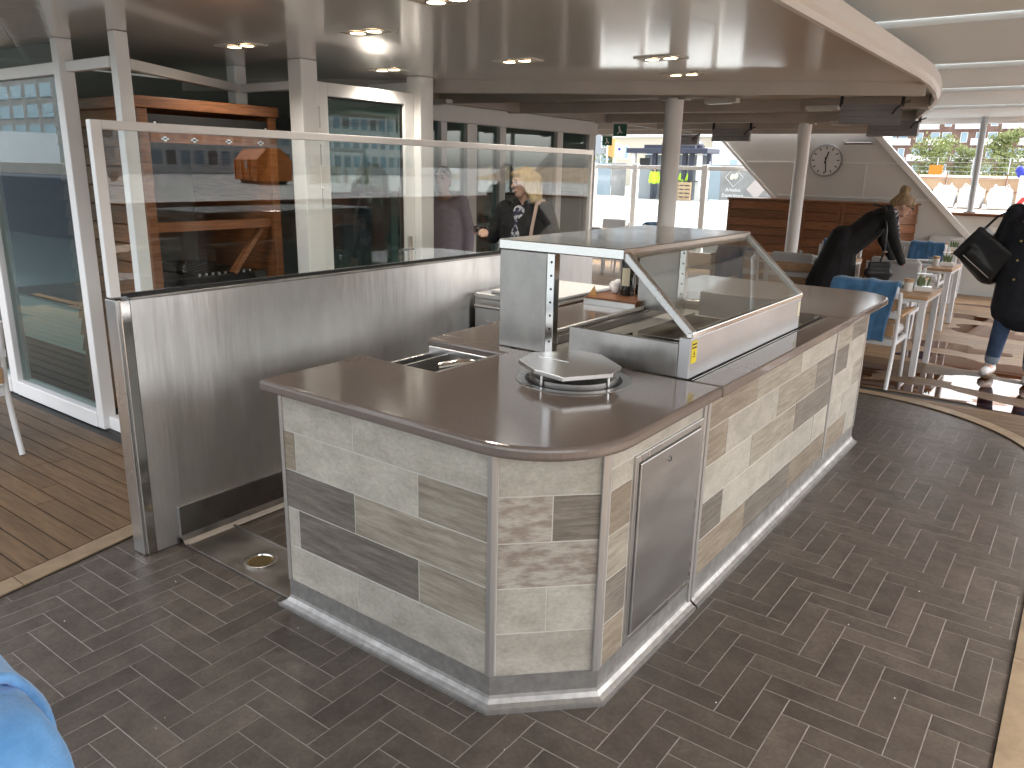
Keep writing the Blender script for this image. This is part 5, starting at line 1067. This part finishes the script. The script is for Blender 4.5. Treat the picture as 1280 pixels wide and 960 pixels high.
def tree(lab, loc, h, w_, seed, n=2600):
    rr = random.Random(seed); t = thing('tree', lab, 'tree', loc, 0, 'spring green trees'); mb = MB().tube([(0, 0, 0), (.1, 0, h*.3), (-.05, .1, h*.75)], [h*.028, h*.02, h*.008], 8)
    for k in range(9):
        a = rr.uniform(0, 6.28); z = h*rr.uniform(.25, .6); l_ = w_*rr.uniform(.5, .85); mb.tube([(0, 0, z), (l_*.5*math.cos(a), l_*.5*math.sin(a), z+h*.12), (l_*math.cos(a), l_*math.sin(a), z+h*.28)], [h*.012, h*.008, h*.003], 6)
    obj('trunk', mb, 'bark', t, world=False)
    cl = [(rr.gauss(0, w_*.42), rr.gauss(0, w_*.42), h*rr.uniform(.3, .95)) for _ in range(26)]; m2 = MB()
    for k in range(int(n*.75)):
        c_ = cl[rr.randrange(len(cl))]; sp = w_*.24*(1.2-c_[2]/h*.4); p = Vector((c_[0]*(1.25-c_[2]/h*.6)+rr.gauss(0, sp), c_[1]+rr.gauss(0, sp), c_[2]+rr.gauss(0, sp*.8))); s_ = h*rr.uniform(.012, .026)
        M = Euler((rr.uniform(0, 6.3), rr.uniform(0, 6.3), rr.uniform(0, 6.3))).to_matrix(); m2.add([p+M @ Vector(v)*s_ for v in ((-1, -.6, 0), (1, -.5, .2), (.9, .6, 0), (-.8, .7, .25))], [(0, 1, 2, 3)])
    o = obj('crown', m2, 'foliage', t, world=False); return t
tree('bushy spring tree left of the grey awning pole', (-17.2, 110, QZ), 6.6, 2.2, 1); tree('slimmer spring tree just left of the pole', (-14.4, 112, QZ), 5.4, 1.6, 2); tree('pale spring tree right of the grey pole', (-10.1, 110, QZ), 6.8, 2.2, 3); tree('low dark shrub tree behind the pole', (-12.4, 114, QZ), 3.6, 1.6, 4, 1500)
tree('green tree behind the two flags', (-47, 84, QZ), 6.2, 2.6, 5); tree('tree at the right edge before the apartment house', (-7.0, 112, QZ), 6.0, 2.0, 6)
# earth bank, hoarding, mesh fence
struct('earth_bank', MB().pprism([(-60, 80, QZ), (-60, 92, 2.1), (-60, 98, 2.1), (-60, 99, QZ)], (120, 0, 0)), 'soil')
HF = thing('brown_hoarding', 'low brown hoarding with rusty posts behind the big bags', 'fence', (-5, 56, QZ))
for i in range(16): x = -16+i*1.6; obj('hoarding_panel', MB().box((x+.04, 56, QZ), (x+1.56, 56.05, QZ+1.45)), 'hoarding', HF); obj('fence_post', MB().box((x-.03, 55.9, QZ), (x+.03, 55.98, QZ+1.75)), 'rust', HF)
obj('rail', MB().box((-16, 55.93, QZ+1.46), (9.6, 55.97, QZ+1.52)).box((-16, 55.93, QZ+.7), (9.6, 55.97, QZ+.75)), 'rust', HF)
MF = thing('mesh_fence', 'thin wire mesh fence running behind the hoarding', 'fence', (-5, 70, QZ))
for i in range(12): x = -18+i*2.4; obj('fence_post', MB().tube([(x, 70, QZ), (x, 70, 3.3)], .035, 8), 'galv', MF)
mb = MB()
for k in range(9): mb.bar((-18, 70, QZ+.35+k*.33), (8.4, 70, QZ+.35+k*.33), .02, .02)
o = obj('mesh_wires', mb, 'galv', MF); o['kind'] = 'stuff'
t = thing('barrier_sign', 'small orange sign on the fence above the bags', 'sign', (-9.3, 60, 2.0)); obj('board', MB().box((-9.7, 59.95, 2.0), (-8.9, 60, 2.6)), 'orange_paint', t); obj('stake', MB().tube([(-9.3, 60.05, QZ), (-9.3, 60.05, 2.5)], .03, 6), 'galv', t)
for i in range(5): x = -10+i*2.6; tag(obj('concrete_barrier', MB().pprism([(x, 66, QZ), (x, 66.6, QZ), (x, 66.4, QZ+1.5), (x, 66.2, QZ+1.5)], (2.1, 0, 0)), 'white_render'), ['leftmost', 'second from left', 'middle', 'fourth from left', 'rightmost'][i]+' white concrete barrier in the row behind the hoarding', 'barrier', 'white barriers in a row')
def bigbag(x, lab, s):
    mb = MB().box((-.5, -.5, .02), (.5, .5, .98)).ball((0, 0, .95), (.48, .48, .18)).ball((0, -.45, .5), (.45, .14, .42)).ball((.45, 0, .5), (.14, .45, .42)).ball((-.45, 0, .5), (.14, .45, .42))
    t = thing('big_bag', lab, 'bag', (x, 46, QZ), R(s), 'white bulk bags on the quay'); blob('sack', mb, 'bag_white', t, .05, 4)
    for sx in (-.4, .4): obj('strap', MB().tube([(sx, -.58, .3), (sx, -.57, .9), (sx*.7, -.3, 1.22), (sx*.5, 0, 1.15)], .02, 6), 'bag_white', t, world=False)
    obj('pallet_base', MB().box((-.6, -.6, 0), (.6, .6, .015)), 'pallet', t, world=False)
bigbag(-6.55, 'white bulk bag at the slanted white frame', 4); bigbag(-5.35, 'white bulk bag half behind the grey pole', -3); bigbag(-4.1, 'white bulk bag right of the grey pole', 6)
t = thing('site_cabin', 'white site box with red and white stripes beside the bags', 'site box', (-2.8, 46, QZ)); obj('box_body', MB().box((-3.4, 45.6, QZ), (-1.5, 47, QZ+1.65)), 'white_render', t, bevel=.03)
for k in range(3): obj('warning_stripe', MB().pprism([(-3.35+k*.5, 45.59, QZ+.35), (-3.1+k*.5, 45.59, QZ+.35), (-2.9+k*.5, 45.59, QZ+.65), (-3.15+k*.5, 45.59, QZ+.65)], (0, .008, 0)), 'red_paint', t)
mb = MB()
rr = random.Random(9)
for k in range(9): mb.ball((rr.uniform(-.45, .5), rr.uniform(-.2, .2), rr.uniform(.05, .35)), (rr.uniform(.2, .35), .2, rr.uniform(.12, .22)))
o = blob('blue_tarpaulin', mb, 'blue_tarp', None, .05, 2); o.location = (-3.0, 46, QZ+1.62); tag(o, 'bundled blue tarpaulin on the white site box', 'tarpaulin')
# seen only as reflections in the glass screen: quay to starboard
SK = thing('waste_container', 'orange waste compactor container on the quay mirrored in the glass screen', 'container', (44, 37, QZ), R(20))
sk = MB().pprism([(-3.0, -1.2, .25), (-3.0, 1.2, .25), (-3.0, 1.2, 1.7), (-3.0, .5, 2.5), (-3.0, -.5, 2.5), (-3.0, -1.2, 1.7)], (6, 0, 0)); obj('hull', sk, 'orange_paint', SK, world=False)
for x in (-2.9, -1, 1, 2.9): obj('rib', MB().box((x-.08, -1.26, .25), (x+.08, 1.26, 1.72)), 'orange_paint', SK, world=False)
for y in (-.8, .8): obj('skid', MB().box((-2.9, y-.1, 0), (2.9, y+.1, .249)), 'black', SK, world=False)
obj('notice', MB().box((-.6, -1.29, 1.1), (-.2, -1.265, 1.6)), 'sign_white', SK, world=False); obj('door_end', MB().box((3.001, -1.1, .3), (3.3, 1.1, 1.6)), 'orange_paint', SK, world=False)
for i, (x, y) in enumerate(((45.5, 43.5), (47, 46), (43.5, 46.5))):
    t = thing('pallet_stack', ['nearest', 'right-hand', 'left-hand'][i]+' stack of wooden pallets behind the orange container in the glass reflection', 'pallets', (x, y, QZ), R(15*i), 'pallet stacks by the container')
    for k in range(9): obj('pallet', MB().box((-.6, -.4, k*.15), (.6, .4, k*.15+.03)).box((-.6, -.4, k*.15+.03), (.6, -.3, k*.15+.11)).box((-.6, .3, k*.15+.03), (.6, .4, k*.15+.11)), 'pallet', t, world=False)
t = building('quay_apartments', 'pale apartment block with rows of windows mirrored in the glass screen', (120, 60, QZ), (96, 40, QZ), (110, 110, 17), 'white_render', [])
for fl in range(5):
    for k in range(32): obj('window', MB().box((95.9, 41+k*2.1, 1.5+fl*3.1), (95.99, 42.3+k*2.1, 3.3+fl*3.1)), 'window_glass' if (k+fl) % 3 else 'dark_inside', t)
t = building('quay_brick_block', 'brown brick block mirrored in the glass screen', (110, 0, QZ), (100, -60, QZ), (120, 34, 15), 'brick', [])
for fl in range(4):
    for k in range(22): obj('window', MB().box((99.9, -58+k*4.1, 1.8+fl*3.2), (99.99, -56+k*4.1, 3.9+fl*3.2)), 'window_glass', t)
for i, (x, y, m) in enumerate(((52, 28, 'grey_block'), (53, 20, 'red_paint'), (52, 10, 'banner_grey'))):
    t = thing('parked_van', ['grey', 'red', 'dark grey'][i]+' van parked on the quay mirrored in the glass', 'van', (x, y, QZ), R(80)); obj('van_body', MB().pprism([(-2.4, -.9, .35), (2.4, -.9, .35), (2.5, -.9, 1.1), (1.7, -.9, 1.25), (1.2, -.9, 2.0), (-2.4, -.9, 2.05)], (0, 1.8, 0)), m, t, world=False, bevel=.06)
    for x_ in (-1.5, 1.5):
        for y_ in (-.9, .75): obj('wheel', MB().tube([(x_, y_, .34), (x_, y_+.18, .34)], .34, 18), 'black', t, world=False)
    obj('side_window', MB().box((.2, -.915, 1.25), (1.2, -.9, 1.8)), 'black_gloss', t, world=False)

# far bank astern, mirrored in the left-hand deckhouse glass
for i, (x, w_, h, m) in enumerate(((-235, 150, 44, 'banner_grey'), (-108, 26, 15, 'white_render'), (-74, 22, 34, 'grey_block'), (-44, 30, 12, 'brick'), (-8, 26, 18, 'white_render'))):
    t = building('far_bank_block', ['widest grey', 'low pale', 'tall grey', 'low brick', 'pale'][i]+' block across the water mirrored in the left glass wall', (x, -190, -2), (x, -200 if i else -80, -2.1), (x+w_, -188 if i else -62, h), m, [])
    for fl in range(int(h/3.4)-1):
        sp = 3.6 if i else 5.8
        for k in range(int(w_/sp)): obj('window', MB().box((x+1+k*sp, -187.99 if i else -61.99, 2+fl*3.4), (x+sp*.85+k*sp, -187.9 if i else -61.9, 4.2+fl*3.4)), 'window_glass', t)
struct('far_bank', MB().box((-600, -400, -2.19), (600, -185, -1)), 'concrete_quay')

BG = thing('added_barge', 'added dark barge astern that darkens the reflection in the left glass wall', 'barge', (-30, -20, -2.2))  # unseen barge, added to darken what the left pane mirrors
obj('hull', MB().prism([(-90, -26), (-33, -26), (-28, -20), (-33, -14), (-90, -14)], -2.3, .9), 'navy_frame', BG, bevel=.1); obj('deckhouse', MB().box((-82, -24, .91), (-64, -16, 3.6)), 'grey_block', BG); obj('hatch', MB().box((-60, -24, .91), (-38, -16, 1.5)), 'dark_inside', BG)
